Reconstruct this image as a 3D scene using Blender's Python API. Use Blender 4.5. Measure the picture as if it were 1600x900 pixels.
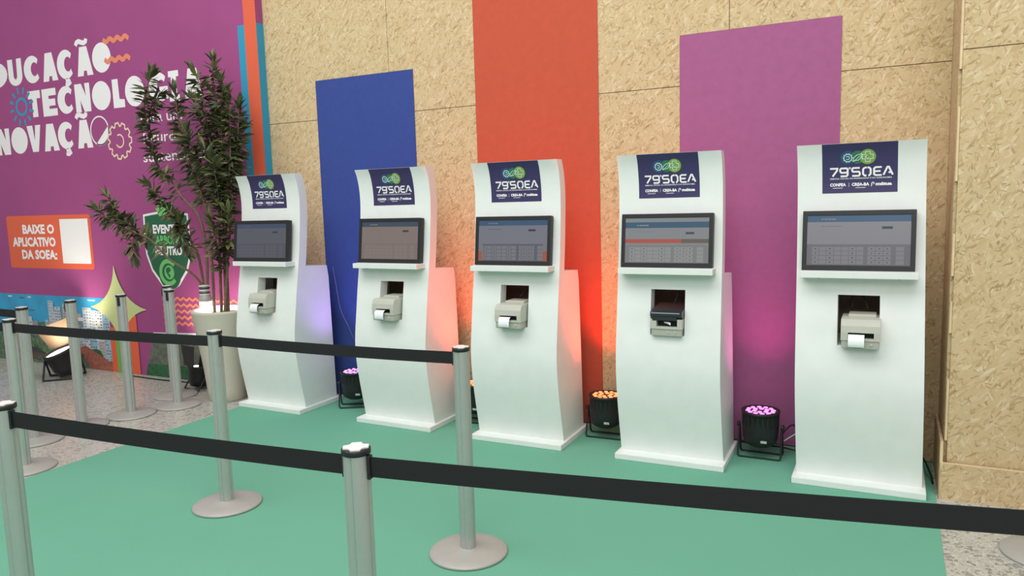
import bpy, bmesh, math, random
from mathutils import Matrix, Vector
random.seed(7)
for o in list(bpy.data.objects):
    bpy.data.objects.remove(o)
SC = bpy.context.scene
COL = SC.collection

# ------------------------------------------------------------------ camera
F_PX = 1176.6
right = Vector((0.893, 0.448, -0.029)); fwd = Vector((-0.4484, 0.8861, -0.1182))
fwd.normalize(); right = (right - fwd * right.dot(fwd)).normalized(); up = right.cross(fwd)
cam_d = bpy.data.cameras.new('camera'); cam = bpy.data.objects.new('camera', cam_d); COL.objects.link(cam)
cam_d.sensor_fit = 'HORIZONTAL'; cam_d.sensor_width = 36.0; cam_d.lens = 36.0 * F_PX / 1600.0
cam_d.clip_start = 0.05
M = Matrix((right, up, -fwd)).transposed().to_4x4(); M.translation = Vector((0, 0, 1.6))
cam.matrix_world = M
SC.camera = cam

# ------------------------------------------------------------------ world, lights, exposure
W = bpy.data.worlds.new('hall_daylight'); SC.world = W; W.use_nodes = True
bg = W.node_tree.nodes['Background']
bg.inputs[0].default_value = (1.0, 1.0, 0.985, 1); bg.inputs[1].default_value = 0.52

def area_light(name, loc, target, sx, sy, power, colr):
    L = bpy.data.lights.new(name, 'AREA'); L.shape = 'RECTANGLE'; L.size = sx; L.size_y = sy
    L.energy = power; L.color = colr
    o = bpy.data.objects.new(name, L); COL.objects.link(o); o.location = loc
    o.rotation_euler = (Vector(target) - Vector(loc)).to_track_quat('-Z', 'Y').to_euler()
    return o
area_light('hall_ceiling_light', (-2.5, 0.5, 6.5), (-2.5, 2.2, 0), 9, 4, 560, (1.0, 1.0, 0.98))
area_light('hall_skylight', (1.5, -4.5, 5.5), (-1.5, 4.8, 1.2), 7, 3, 330, (1.0, 1.0, 0.985))

SC.view_settings.view_transform = 'Standard'
SC.view_settings.look = 'None'
SC.view_settings.gamma = 1.0
SC.view_settings.use_curve_mapping = False
SC.view_settings.exposure = -0.32

# ------------------------------------------------------------------ materials
def lin(c):
    c = c / 255.0
    return c / 12.92 if c <= 0.04045 else ((c + 0.055) / 1.055) ** 2.4
def rgb(*c):
    return tuple(lin(v) for v in c) + (1.0,)

class NT:
    def __init__(self, name):
        self.m = bpy.data.materials.new(name); self.m.use_nodes = True
        self.t = self.m.node_tree; self.b = self.t.nodes['Principled BSDF']
    def n(self, kind, **kw):
        nd = self.t.nodes.new(kind)
        for k, v in kw.items():
            setattr(nd, k, v)
        return nd
    def l(self, a, b):
        self.t.links.new(a, b)
    def val(self, sock, v):
        self.b.inputs[sock].default_value = v
    def math(self, op, a, b=None, clamp=False):
        nd = self.n('ShaderNodeMath', operation=op); nd.use_clamp = clamp
        for i, v in enumerate((a, b)):
            if v is None: continue
            if isinstance(v, (int, float)): nd.inputs[i].default_value = v
            else: self.l(v, nd.inputs[i])
        return nd.outputs[0]
    def mix(self, fac, a, b, blend='MIX'):
        nd = self.n('ShaderNodeMix', data_type='RGBA', blend_type=blend)
        for i, v in ((0, fac), (6, a), (7, b)):
            if isinstance(v, (int, float, tuple)): nd.inputs[i].default_value = v
            else: self.l(v, nd.inputs[i])
        return nd.outputs[2]
    def ramp(self, fac, stops, interp='LINEAR'):
        nd = self.n('ShaderNodeValToRGB'); cr = nd.color_ramp; cr.interpolation = interp
        while len(cr.elements) < len(stops): cr.elements.new(0.5)
        for e, (p, c) in zip(cr.elements, stops):
            e.position = p; e.color = c
        self.l(fac, nd.inputs[0]); return nd.outputs[0]
    def noise(self, vec, scale, detail=3, rough=0.5):
        nd = self.n('ShaderNodeTexNoise'); nd.inputs['Scale'].default_value = scale
        nd.inputs['Detail'].default_value = detail; nd.inputs['Roughness'].default_value = rough
        if vec is not None: self.l(vec, nd.inputs['Vector'])
        return nd.outputs[0]
    def coord(self):
        return self.n('ShaderNodeTexCoord').outputs['Object']
    def bump(self, h, strength=0.2, dist=0.002):
        nd = self.n('ShaderNodeBump'); nd.inputs['Strength'].default_value = strength
        nd.inputs['Distance'].default_value = dist; self.l(h, nd.inputs['Height']); self.l(nd.outputs[0], self.b.inputs['Normal'])

def plain(name, col, rough=0.6, metal=0.0, var=0.0, scale=20.0, spec=0.5, bump=0.0, bscale=200.0):
    t = NT(name); t.val('Base Color', col); t.val('Roughness', rough); t.val('Metallic', metal); t.val('Specular IOR Level', spec)
    if var:
        c = t.coord(); f = t.noise(c, scale, 4)
        d = tuple(max(0, v * (1 - var)) for v in col[:3]) + (1,); h = tuple(min(1, v * (1 + var)) for v in col[:3]) + (1,)
        t.l(t.ramp(f, [(0.3, d), (0.7, h)]), t.b.inputs['Base Color'])
    if bump:
        t.bump(t.noise(t.coord(), bscale, 2), bump, 0.001)
    return t.m

def glow(name, col, strength, base=(0.02, 0.02, 0.02, 1), rough=0.2):
    t = NT(name); t.val('Base Color', base); t.val('Emission Color', col); t.val('Emission Strength', strength); t.val('Roughness', rough)
    return t.m

def osb(name):
    t = NT(name); c = t.coord()
    s = t.n('ShaderNodeSeparateXYZ'); t.l(c, s.inputs[0])
    u = t.math('ADD', s.outputs[0], s.outputs[1]); cb = t.n('ShaderNodeCombineXYZ'); t.l(u, cb.inputs[0]); t.l(s.outputs[2], cb.inputs[1])
    # wobble so that the strands are not straight
    wn = t.n('ShaderNodeTexNoise'); wn.inputs['Scale'].default_value = 34.0; wn.inputs['Detail'].default_value = 3; t.l(cb.outputs[0], wn.inputs['Vector'])
    wv = t.n('ShaderNodeVectorMath', operation='MULTIPLY_ADD'); t.l(wn.outputs['Color'], wv.inputs[0]); wv.inputs[1].default_value = (0.012, 0.012, 0.0); t.l(cb.outputs[0], wv.inputs[2])
    base = wv.outputs[0]
    stops = [(0.0, rgb(158, 130, 92)), (0.06, rgb(184, 160, 120)), (0.25, rgb(203, 181, 142)), (0.75, rgb(211, 191, 153)), (0.93, rgb(220, 202, 167)), (1.0, rgb(232, 217, 188))]
    cols = []; dists = []
    for k, (ang, sx, sy, off) in enumerate([(8, 20, 84, 0), (68, 26, 105, 3.3), (-52, 17, 72, 7.1), (118, 30, 120, 11.7), (150, 22, 90, 5.9)]):
        r = t.n('ShaderNodeVectorRotate', rotation_type='Z_AXIS'); r.inputs['Angle'].default_value = math.radians(ang); t.l(base, r.inputs['Vector'])
        mp = t.n('ShaderNodeMapping'); mp.inputs['Scale'].default_value = (sx, sy, 1); mp.inputs['Location'].default_value = (off, off * 1.7, 0); t.l(r.outputs[0], mp.inputs[0])
        v = t.n('ShaderNodeTexVoronoi', voronoi_dimensions='2D'); v.inputs['Scale'].default_value = 1.0; t.l(mp.outputs[0], v.inputs['Vector'])
        sv = t.n('ShaderNodeSeparateColor'); t.l(v.outputs['Color'], sv.inputs[0])
        cols.append((sv.outputs[0], sv.outputs[1])); dists.append(v.outputs['Distance'])
    cur = t.ramp(cols[0][0], stops); h = dists[0]
    for k in range(1, 5):
        mask = t.math('GREATER_THAN', cols[k][1], 1.0 - 1.0 / (k + 1.0))
        cur = t.mix(mask, cur, t.ramp(cols[k][0], stops))
        mm = t.n('ShaderNodeMix', data_type='FLOAT'); t.l(mask, mm.inputs[0]); t.l(h, mm.inputs[2]); t.l(dists[k], mm.inputs[3]); h = mm.outputs[0]
    # sparse dark slivers
    r = t.n('ShaderNodeVectorRotate', rotation_type='Z_AXIS'); r.inputs['Angle'].default_value = math.radians(118); t.l(base, r.inputs['Vector'])
    for ang, off in ((118, 2.0), (20, 9.0), (75, 17.0), (160, 23.0)):
        r = t.n('ShaderNodeVectorRotate', rotation_type='Z_AXIS'); r.inputs['Angle'].default_value = math.radians(ang); t.l(base, r.inputs['Vector'])
        mp = t.n('ShaderNodeMapping'); mp.inputs['Scale'].default_value = (15, 85, 1); mp.inputs['Location'].default_value = (off, off, 0); t.l(r.outputs[0], mp.inputs[0])
        v = t.n('ShaderNodeTexVoronoi', voronoi_dimensions='2D'); v.inputs['Scale'].default_value = 1.4; t.l(mp.outputs[0], v.inputs['Vector'])
        sv = t.n('ShaderNodeSeparateColor'); t.l(v.outputs['Color'], sv.inputs[0])
        m1 = t.math('GREATER_THAN', sv.outputs[2], 0.955); m2 = t.math('LESS_THAN', v.outputs['Distance'], 0.28)
        cur = t.mix(t.math('MULTIPLY', t.math('MULTIPLY', m1, m2), 0.62), cur, rgb(112, 80, 46))
    fine = t.noise(base, 120, 4, 0.7); cur = t.mix(t.math('MULTIPLY', fine, 0.5), cur, rgb(190, 164, 122))
    big = t.noise(base, 1.7, 3)
    cur = t.mix(t.math('MULTIPLY', big, 0.3), cur, rgb(196, 164, 118))
    t.l(cur, t.b.inputs['Base Color']); t.val('Roughness', 0.75); t.val('Specular IOR Level', 0.25)
    t.bump(h, 0.15, 0.001)
    return t.m

def granite():
    t = NT('speckled_granite'); c = t.coord()
    v = t.n('ShaderNodeTexVoronoi'); v.inputs['Scale'].default_value = 60; t.l(c, v.inputs['Vector'])
    s = t.n('ShaderNodeSeparateColor'); t.l(v.outputs['Color'], s.inputs[0])
    a = t.ramp(s.outputs[0], [(0, rgb(70, 68, 68)), (0.16, rgb(120, 116, 114)), (0.2, rgb(172, 170, 160)), (0.6, rgb(188, 187, 176)), (1, rgb(206, 205, 195))], 'LINEAR')
    n = t.noise(c, 120, 3, 0.75)
    b = t.ramp(n, [(0.38, rgb(58, 57, 56)), (0.47, rgb(182, 180, 172)), (0.7, rgb(204, 202, 195))])
    t.l(t.mix(0.5, a, b), t.b.inputs['Base Color']); t.val('Roughness', 0.28)
    return t.m

def carpet_mat():
    t = NT('green_event_carpet'); c = t.coord()
    f = t.noise(c, 420, 3, 0.7); g = t.noise(c, 2.3, 3)
    a = t.ramp(f, [(0.3, rgb(94, 156, 131)), (0.7, rgb(115, 175, 151))])
    b = t.mix(t.math('MULTIPLY', g, 0.25), a, rgb(121, 180, 156))
    t.l(b, t.b.inputs['Base Color']); t.val('Roughness', 0.95); t.val('Specular IOR Level', 0.1); t.bump(f, 0.4, 0.002)
    return t.m

def brushed(name, col, rough, metal=0.6):
    t = NT(name); c = t.coord()
    mp = t.n('ShaderNodeMapping'); mp.inputs['Scale'].default_value = (60, 60, 1.5); t.l(c, mp.inputs[0])
    f = t.noise(mp.outputs[0], 4, 4); t.val('Base Color', col); t.val('Metallic', metal)
    t.l(t.ramp(f, [(0.3, (rough - 0.1,) * 3 + (1,)), (0.7, (rough + 0.12,) * 3 + (1,))]), t.b.inputs['Roughness'])
    g = t.noise(c, 22, 4)
    t.l(t.mix(t.math('MULTIPLY', g, 0.4), col, tuple(v * 0.7 for v in col[:3]) + (1,)), t.b.inputs['Base Color'])
    return t.m

MT = {}
MT['osb'] = osb('chipboard')
MT['granite'] = granite()
MT['carpet'] = carpet_mat()
MT['kiosk'] = plain('white_lacquered_board', rgb(226, 230, 226), 0.55, var=0.025, scale=9, spec=0.3)
MT['alu'] = brushed('brushed_aluminium', rgb(196, 198, 194), 0.36)
MT['steel'] = brushed('dull_steel', rgb(178, 176, 170), 0.55, 0.25)
MT['black'] = plain('black_plastic', rgb(30, 30, 32), 0.45)
MT['blackm'] = plain('black_painted_metal', rgb(26, 27, 28), 0.5, var=0.2)
MT['belt'] = plain('black_webbing', rgb(40, 41, 42), 0.85, spec=0.2, bump=0.3, bscale=500)
MT['captop'] = plain('pale_cap_plastic', rgb(225, 225, 222), 0.35)
MT['blue'] = plain('blue_fabric', rgb(60, 77, 144), 0.85, var=0.05, spec=0.15)
MT['red'] = plain('orange_red_fabric', rgb(192, 87, 66), 0.85, var=0.04, spec=0.15)
MT['purple'] = plain('purple_fabric', rgb(162, 95, 138), 0.85, var=0.04, spec=0.15)
MT['pink'] = plain('magenta_print_vinyl', rgb(157, 76, 129), 0.6, var=0.04, scale=3, spec=0.25)
MT['white'] = plain('white_print', rgb(236, 236, 236), 0.6)
MT['orange'] = plain('orange_print', rgb(222, 98, 66), 0.6)
MT['orangel'] = plain('light_orange_print', rgb(228, 134, 104), 0.6)
MT['cyan'] = plain('cyan_print', rgb(40, 148, 186), 0.6)
MT['cream'] = plain('cream_print', rgb(232, 205, 180), 0.6)
MT['lime'] = plain('pale_green_print', rgb(196, 208, 144), 0.6)
MT['dgreen'] = plain('dark_green_print', rgb(28, 96, 66), 0.6)
MT['mgreen'] = plain('mid_green_print', rgb(110, 190, 110), 0.6)
MT['pgreen'] = plain('plain_green_print', rgb(110, 172, 84), 0.6)
MT['sea'] = plain('sea_print', rgb(52, 156, 200), 0.6, var=0.14, scale=5)
MT['hill'] = plain('hillside_print', rgb(86, 112, 84), 0.7, var=0.5, scale=26)
MT['earth'] = plain('red_earth_print', rgb(160, 92, 76), 0.7, var=0.25, scale=30)
MT['field'] = plain('field_print', rgb(96, 104, 92), 0.7, var=0.3, scale=22)
MT['grass'] = plain('grass_print', rgb(44, 92, 58), 0.7, var=0.3, scale=25)
MT['bld1'] = plain('pale_tower_print', rgb(214, 220, 224), 0.6)
MT['bld2'] = plain('blue_tower_print', rgb(150, 192, 212), 0.6)
MT['bld3'] = plain('brown_tower_print', rgb(172, 140, 128), 0.6)
MT['wind'] = plain('window_print', rgb(86, 104, 120), 0.6)
MT['navy'] = plain('navy_sticker', rgb(54, 48, 92), 0.45)
MT['beige'] = plain('grey_beige_plastic', rgb(188, 188, 176), 0.5, var=0.03)
MT['beige2'] = plain('darker_beige_plastic', rgb(172, 173, 162), 0.5)
MT['paper'] = plain('white_label_paper', rgb(240, 243, 244), 0.5)
MT['dark'] = plain('dark_slot', rgb(22, 22, 22), 0.8)
MT['lid'] = plain('charcoal_lid', rgb(42, 44, 50), 0.35)
MT['lidedge'] = plain('grey_lid_edge', rgb(150, 156, 164), 0.4)
MT['pot'] = plain('greige_pot', rgb(196, 192, 176), 0.6, var=0.03, scale=8)
MT['soil'] = plain('potting_soil', rgb(74, 54, 42), 0.95, var=0.4, scale=60, bump=0.8, bscale=90)
MT['stem'] = plain('brown_stem', rgb(112, 92, 74), 0.8, var=0.25, scale=40)
MT['tan'] = plain('lamplit_flap', rgb(112, 92, 70), 0.6)  # lamplight on the inner side of the flaps, put into the colour
MT['cable'] = plain('black_cable', rgb(24, 24, 24), 0.6)
MT['wcable'] = plain('white_cable', rgb(216, 216, 216), 0.6)
MT['gcable'] = plain('grey_cable', rgb(120, 124, 140), 0.6)
MT['label'] = plain('silver_label', rgb(200, 200, 190), 0.5)
MT['board'] = plain('added_back_panel', rgb(132, 116, 98), 0.8, var=0.1)  # for the panel added to block light inside the kiosks
MT['bare'] = plain('bare_wood_edge', rgb(222, 196, 156), 0.7, var=0.08)
def leaf_mat(name, a, b):
    t = NT(name); c = t.coord(); f = t.noise(c, 9, 3)
    t.l(t.ramp(f, [(0.35, a), (0.65, b)]), t.b.inputs['Base Color']); t.val('Roughness', 0.5); t.val('Specular IOR Level', 0.35)
    return t.m
MT['leaf1'] = leaf_mat('dark_leaf', rgb(66, 74, 50), rgb(86, 96, 64))
MT['leaf2'] = leaf_mat('olive_leaf', rgb(96, 104, 62), rgb(128, 132, 82))
MT['leaf3'] = leaf_mat('purple_leaf', rgb(90, 66, 64), rgb(76, 80, 58))

# ------------------------------------------------------------------ mesh helpers
class MB:
    def __init__(self):
        self.v = []; self.f = []; self.mi = []; self.sm = []; self.mats = []
    def mat(self, m):
        m = MT[m] if isinstance(m, str) else m
        if m not in self.mats: self.mats.append(m)
        return self.mats.index(m)
    def face(self, pts, m, smooth=False):
        b = len(self.v); self.v += [tuple(p) for p in pts]; self.f.append(tuple(range(b, b + len(pts)))); self.mi.append(self.mat(m)); self.sm.append(smooth)
    def grid(self, rows, m, smooth=True, close=False):
        b = len(self.v); n = len(rows[0]); k = self.mat(m)
        for r in rows: self.v += [tuple(p) for p in r]
        for i in range(len(rows) - 1):
            for j in range(n if close else n - 1):
                j2 = (j + 1) % n
                self.f.append((b + i * n + j, b + i * n + j2, b + (i + 1) * n + j2, b + (i + 1) * n + j)); self.mi.append(k); self.sm.append(smooth)
    def box(self, x0, x1, y0, y1, z0, z1, m, bev=0.0, xf=None):
        bm = bmesh.new(); bmesh.ops.create_cube(bm, size=1)
        for v in bm.verts:
            v.co = Vector(((x0 + x1) / 2 + v.co.x * (x1 - x0), (y0 + y1) / 2 + v.co.y * (y1 - y0), (z0 + z1) / 2 + v.co.z * (z1 - z0)))
        if bev: bmesh.ops.bevel(bm, geom=bm.edges[:], offset=bev, segments=2, affect='EDGES', profile=0.6)
        self.bm(bm, m, xf)
    def bm(self, bm, m, xf=None, smooth=False):
        b = len(self.v); k = self.mat(m); bm.verts.index_update()
        for v in bm.verts: self.v.append(tuple(xf @ v.co) if xf else tuple(v.co))
        for f in bm.faces:
            self.f.append(tuple(b + v.index for v in f.verts)); self.mi.append(k); self.sm.append(smooth)
        bm.free()
    def lathe(self, prof, m, seg=32, xf=None, smooth=True, cap=True):
        rows = []
        for r, z in prof:
            rows.append([Vector((r * math.cos(2 * math.pi * i / seg), r * math.sin(2 * math.pi * i / seg), z)) for i in range(seg)])
        if xf: rows = [[xf @ p for p in r] for r in rows]
        self.grid(rows, m, smooth, True)
        if cap:
            self.face(rows[0][::-1], m); self.face(rows[-1], m)
    def tube(self, pts, r, m, seg=8, r1=None):
        pts = [Vector(p) for p in pts]; rows = []; n = len(pts); prev = None
        for i, p in enumerate(pts):
            t = (pts[min(i + 1, n - 1)] - pts[max(i - 1, 0)]).normalized()
            a = prev if prev is not None else (Vector((0, 0, 1)) if abs(t.z) < 0.9 else Vector((1, 0, 0)))
            u = (a - t * a.dot(t)).normalized(); w = t.cross(u); prev = u
            rr = r if r1 is None else r + (r1 - r) * i / (n - 1)
            rows.append([p + (u * math.cos(2 * math.pi * k / seg) + w * math.sin(2 * math.pi * k / seg)) * rr for k in range(seg)])
        self.grid(rows, m, True, True); self.face(rows[0][::-1], m); self.face(rows[-1], m)
    def prism(self, prof, x0, x1, m, xf=None):      # (y, z) outline pushed along x
        a = [Vector((x0, y, z)) for y, z in prof]; b = [Vector((x1, y, z)) for y, z in prof]
        if xf: a = [xf @ p for p in a]; b = [xf @ p for p in b]
        self.face(a[::-1], m); self.face(b, m)
        for i in range(len(a)):
            j = (i + 1) % len(a); self.face([a[i], a[j], b[j], b[i]], m)
    def build(self, name, parent=None, shade=False):
        me = bpy.data.meshes.new(name); me.from_pydata(self.v, [], self.f)
        for m in self.mats: me.materials.append(m)
        for p, k, s in zip(me.polygons, self.mi, self.sm):
            p.material_index = k; p.use_smooth = s
        me.validate(); me.update()
        o = bpy.data.objects.new(name, me); COL.objects.link(o)
        if parent: o.parent = parent
        return o

def empty(name, loc, rot=(0, 0, 0)):
    o = bpy.data.objects.new(name, None); COL.objects.link(o); o.location = loc; o.rotation_euler = rot; o.empty_display_size = 0.1
    return o
def tag(o, label, cat, group=None):
    o['label'] = label; o['category'] = cat
    if group: o['group'] = group
    return o
def struct(o):
    o['kind'] = 'structure'; return o
def copy_tree(o, parent=None):
    c = o.copy(); COL.objects.link(c)
    if parent: c.parent = parent
    for ch in list(o.children): copy_tree(ch, c)
    return c

# flat print drawing: 2-D polygons that are mapped onto a surface by fn(u, v, layer)
class Print:
    def __init__(self, fn): self.fn = fn; self.b = MB()
    def poly(self, pts, m, layer=1): self.b.face([self.fn(u, v, layer) for u, v in pts], m)
    def rect(self, u0, v0, u1, v1, m, layer=1): self.poly([(u0, v0), (u1, v0), (u1, v1), (u0, v1)], m, layer)
    def ell(self, cx, cy, rx, ry, m, layer=1, n=28): self.poly([(cx + rx * math.cos(2 * math.pi * i / n), cy + ry * math.sin(2 * math.pi * i / n)) for i in range(n)], m, layer)
    def stroke(self, pts, w, m, layer=1, closed=False):
        n = len(pts); L = []; R = []
        for i, p in enumerate(pts):
            a = pts[(i - 1) % n] if (closed or i > 0) else p; c = pts[(i + 1) % n] if (closed or i < n - 1) else p
            d1 = Vector((p[0] - a[0], p[1] - a[1])); d2 = Vector((c[0] - p[0], c[1] - p[1]))
            if d1.length < 1e-9: d1 = d2.copy()
            if d2.length < 1e-9: d2 = d1.copy()
            d1.normalize(); d2.normalize(); t = d1 + d2
            if t.length < 1e-6: t = d1.copy()
            t.normalize(); nn = Vector((-t.y, t.x)); k = 1 / max(0.45, nn.dot(Vector((-d1.y, d1.x))))
            L.append((p[0] + nn.x * w / 2 * k, p[1] + nn.y * w / 2 * k)); R.append((p[0] - nn.x * w / 2 * k, p[1] - nn.y * w / 2 * k))
        for i in range(n if closed else n - 1):
            j = (i + 1) % n; self.poly([R[i], R[j], L[j], L[i]], m, layer)
    def ring(self, cx, cy, rx, ry, w, m, layer=1, a0=0, a1=360, n=30):
        full = abs(a1 - a0) >= 360
        pts = [(cx + rx * math.cos(math.radians(a0 + (a1 - a0) * i / n)), cy + ry * math.sin(math.radians(a0 + (a1 - a0) * i / n))) for i in range(n if full else n + 1)]
        self.stroke(pts, w, m, layer, full)
    def text(self, s, u, v, size_h, width, m, layer=1, bold=0.0, align='L'):
        # Blender's built-in font, scaled so that the string is `width` wide and capitals are size_h high
        cu = bpy.data.curves.new('t', 'FONT'); cu.body = s; cu.size = 1.0; cu.offset = bold; cu.resolution_u = 2; cu.fill_mode = 'FRONT'
        ob = bpy.data.objects.new('t', cu); COL.objects.link(ob)
        bpy.context.view_layer.update()
        dg = bpy.context.evaluated_depsgraph_get(); me = bpy.data.meshes.new_from_object(ob.evaluated_get(dg))
        vs = [x.co.copy() for x in me.vertices]
        if vs:
            x0 = min(p.x for p in vs); x1 = max(p.x for p in vs); ys = max(p.y for p in vs)
            kx = width / (x1 - x0); ky = size_h / 0.70
            b = self.b; base = len(b.v); k = b.mat(m)
            b.v += [tuple(self.fn(u + (p.x - x0) * kx, v + p.y * ky, layer)) for p in vs]
            for f in me.polygons:
                b.f.append(tuple(base + i for i in f.vertices)); b.mi.append(k); b.sm.append(False)
        bpy.data.objects.remove(ob); bpy.data.curves.remove(cu); bpy.data.meshes.remove(me)
    def build(self, name, parent): return self.b.build(name, parent)

# ================================================================== STRUCTURE
YW = 4.863          # chipboard wall face
b = MB(); b.box(-14, 6, -4, 5.2, -0.12, 0, 'granite'); floor = struct(b.build('floor'))
b = MB(); b.box(-4.64, 0.24, -2.2, 4.85, 0.0, 0.005, 'carpet'); carpet = b.build('carpet')
tag(carpet, 'flat green event carpet laid on the speckled floor under the kiosks', 'carpet')

# back wall: chipboard sheets fixed to a dark frame
b = MB(); b.box(-4.8, 3.2, YW + 0.014, YW + 0.10, 0, 5.0, 'dark'); wall_back = struct(b.build('wall_back'))
def sheet(parent, x0, x1, z0, z1, y0=YW, y1=YW + 0.0139, name='chipboard_sheet'):
    q = MB(); q.box(x0, x1, y0, y1, z0, z1, 'osb', 0.0008); return q.build(name, parent)
g = 0.002
ups = [-4.78, -3.46, -0.92, 0.2725]
for a, c in zip(ups[:-1], ups[1:]): sheet(wall_back, a + g, c - g, 2.275 + g, 4.99)
lows = [-4.78, -2.2, 0.2725]
for a, c in zip(lows[:-1], lows[1:]): sheet(wall_back, a + g, c - g, 0.006, 2.275 - g)

# projecting chipboard box on the right
b = MB(); b.box(0.30, 3.2, 4.36, YW - 0.002, 0, 5.0, 'dark'); wall_right = struct(b.build('wall_right'))
sheet(wall_right, 0.285, 1.75, 0.02, 2.25 - g, 4.33, 4.358)
sheet(wall_right, 0.285, 1.75, 2.25 + g, 4.99, 4.33, 4.358)
sheet(wall_right, 1.756, 3.2, 0.02, 4.99, 4.33, 4.358)
q = MB(); q.box(0.271, 0.29, 4.36, YW - 0.002, 0.0, 4.99, 'osb', 0.0008); q.build('chipboard_sheet', wall_right)
for z0, z1 in ((2.16, 2.6), (1.62, 1.98), (1.15, 1.36), (0.86, 1.02), (0.3, 0.62)):
    q = MB(); q.box(0.273, 0.284, 4.336, 4.359, z0, z1, 'bare'); q.build('batten', wall_right)
b = MB(); b.box(0.255, 3.2, 4.295, 4.313, 0.0, 0.19, 'osb'); b.box(0.255, 3.2, 4.295, 4.313, 0.19, 0.1915, 'bare')
struct(b.build('trim_1'))
b = MB(); b.box(0.253, 0.267, 4.314, 4.855, 0.0055, 0.30, 'osb'); b.box(0.253, 0.267, 4.3135, 4.3145, 0.0055, 0.30, 'bare')
struct(b.build('trim_2'))

# printed magenta wall on the left
YL = 4.785
b = MB(); b.box(-14, -4.70, YL, YW - 0.002, 0, 5.0, 'pink'); wall_left = struct(b.build('wall_left'))
def wl(u, v, layer): return (u, YL - 0.0009 * layer, v)

# ------------------------------------------------------------------ print on the magenta wall
def glyph(P, ch, x0, x1, z0, z1, m='white'):
    w = x1 - x0; h = z1 - z0
    def X(pts): return [(x0 + p[0] * w, z0 + p[1] * h) for p in pts]
    base = ch[0]
    if base in 'O': P.ell((x0 + x1) / 2, (z0 + z1) / 2, w / 2, h / 2, m)
    elif base == 'D':
        pts = [(0, 0), (0.3, 0)] + [(0.3 + 0.7 * math.cos(math.radians(a)), 0.5 + 0.5 * math.sin(math.radians(a))) for a in range(-80, 81, 16)] + [(0.3, 1), (0, 1)]
        P.poly(X(pts), m)
    elif base in 'CG':
        n = 26; out = []; inn = []
        for i in range(n + 1):
            a = math.radians(42 + 276 * i / n)
            out.append((0.52 + 0.52 * math.cos(a), 0.5 + 0.5 * math.sin(a))); inn.append((0.66 + 0.22 * math.cos(a), 0.5 + 0.25 * math.sin(a)))
        for i in range(n): P.poly(X([inn[i], out[i], out[i + 1], inn[i + 1]]), m)
        if base == 'G': P.poly(X([(0.56, 0.52), (0.56, 0.34), (0.64, 0.34), (0.64, 0.1), (1, 0.1), (1, 0.52)]), m)
    elif base == 'A': P.poly(X([(0, 0), (0.24, 1), (0.7, 1), (1, 0), (0.62, 0), (0.6, 0.17), (0.42, 0.17), (0.38, 0)]), m)
    elif base == 'U':
        pts = [(0, 1), (0.0, 0.34)] + [(0.5 + 0.5 * math.cos(math.radians(a)), 0.34 + 0.34 * math.sin(math.radians(a))) for a in range(195, 346, 15)] + [(1, 0.34), (1, 1), (0.66, 1), (0.62, 0.32), (0.5, 0.22), (0.38, 0.32), (0.36, 1)]
        P.poly(X(pts), m)
    elif base == 'T': P.poly(X([(0.28, 0), (0.72, 0), (0.7, 0.7), (1, 0.7), (1, 1), (0, 1), (0, 0.7), (0.32, 0.7)]), m)
    elif base == 'E': P.poly(X([(0, 0), (1, 0), (1, 0.26), (0.46, 0.26), (0.46, 0.37), (0.9, 0.37), (0.9, 0.62), (0.46, 0.62), (0.46, 0.74), (0.98, 0.74), (0.98, 1), (0, 1)]), m)
    elif base == 'N': P.poly(X([(0, 0), (0.36, 0), (0.33, 0.42), (0.56, 0), (1, 0), (1, 1), (0.68, 1), (0.72, 0.56), (0.46, 1), (0, 1)]), m)
    elif base == 'L': P.poly(X([(0, 0), (1, 0), (1, 0.27), (0.56, 0.3), (0.52, 1), (0, 1)]), m)
    elif base == 'I': P.poly(X([(0, 0), (1, 0), (1, 0.2), (0.76, 0.2), (0.76, 0.8), (1, 0.8), (1, 1), (0, 1), (0, 0.8), (0.24, 0.8), (0.24, 0.2), (0, 0.2)]), m)
    elif base == 'V': P.poly(X([(0.3, 0), (0.72, 0), (1, 1), (0.62, 1), (0.52, 0.42), (0.42, 1), (0, 1)]), m)
    if '~' in ch:
        P.stroke(X([(0.02, 1.07), (0.1, 1.17), (0.25, 1.2), (0.4, 1.15), (0.55, 1.12), (0.68, 1.16), (0.72, 1.25)]), 0.045, m)
    if ',' in ch:
        P.stroke(X([(0.5, 0.02), (0.52, -0.06), (0.66, -0.06), (0.7, -0.14), (0.58, -0.2), (0.42, -0.16)]), 0.035, m)

rows = [
 [('E', -8.72, -8.5, 2.885, 3.15), ('D', -8.46, -8.15, 2.885, 3.15), ('U', -8.132, -7.90, 2.885, 3.15), ('C', -7.867, -7.603, 2.885, 3.152), ('A', -7.565, -7.33, 2.88, 3.151), ('C,', -7.331, -7.078, 2.875, 3.152), ('A~', -7.03, -6.796, 2.88, 3.15), ('O', -6.796, -6.529, 2.884, 3.158)],
 [('T', -7.846, -7.646, 2.553, 2.812), ('E', -7.617, -7.389, 2.546, 2.812), ('C', -7.375, -7.121, 2.548, 2.813), ('N', -7.10, -6.875, 2.546, 2.813), ('O', -6.848, -6.577, 2.542, 2.811), ('L', -6.547, -6.387, 2.546, 2.808), ('O', -6.373, -6.112, 2.539, 2.814), ('G', -6.048, -5.80, 2.548, 2.811), ('I', -5.785, -5.655, 2.546, 2.808), ('A', -5.592, -5.36, 2.55, 2.806)],
 [('I', -8.62, -8.5, 2.205, 2.474), ('N', -8.47, -8.225, 2.205, 2.474), ('O', -8.20, -7.922, 2.204, 2.474), ('V', -7.919, -7.69, 2.21, 2.474), ('A', -7.653, -7.413, 2.205, 2.472), ('C,', -7.423, -7.169, 2.21, 2.474), ('A~', -7.124, -6.896, 2.205, 2.473)]]
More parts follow.
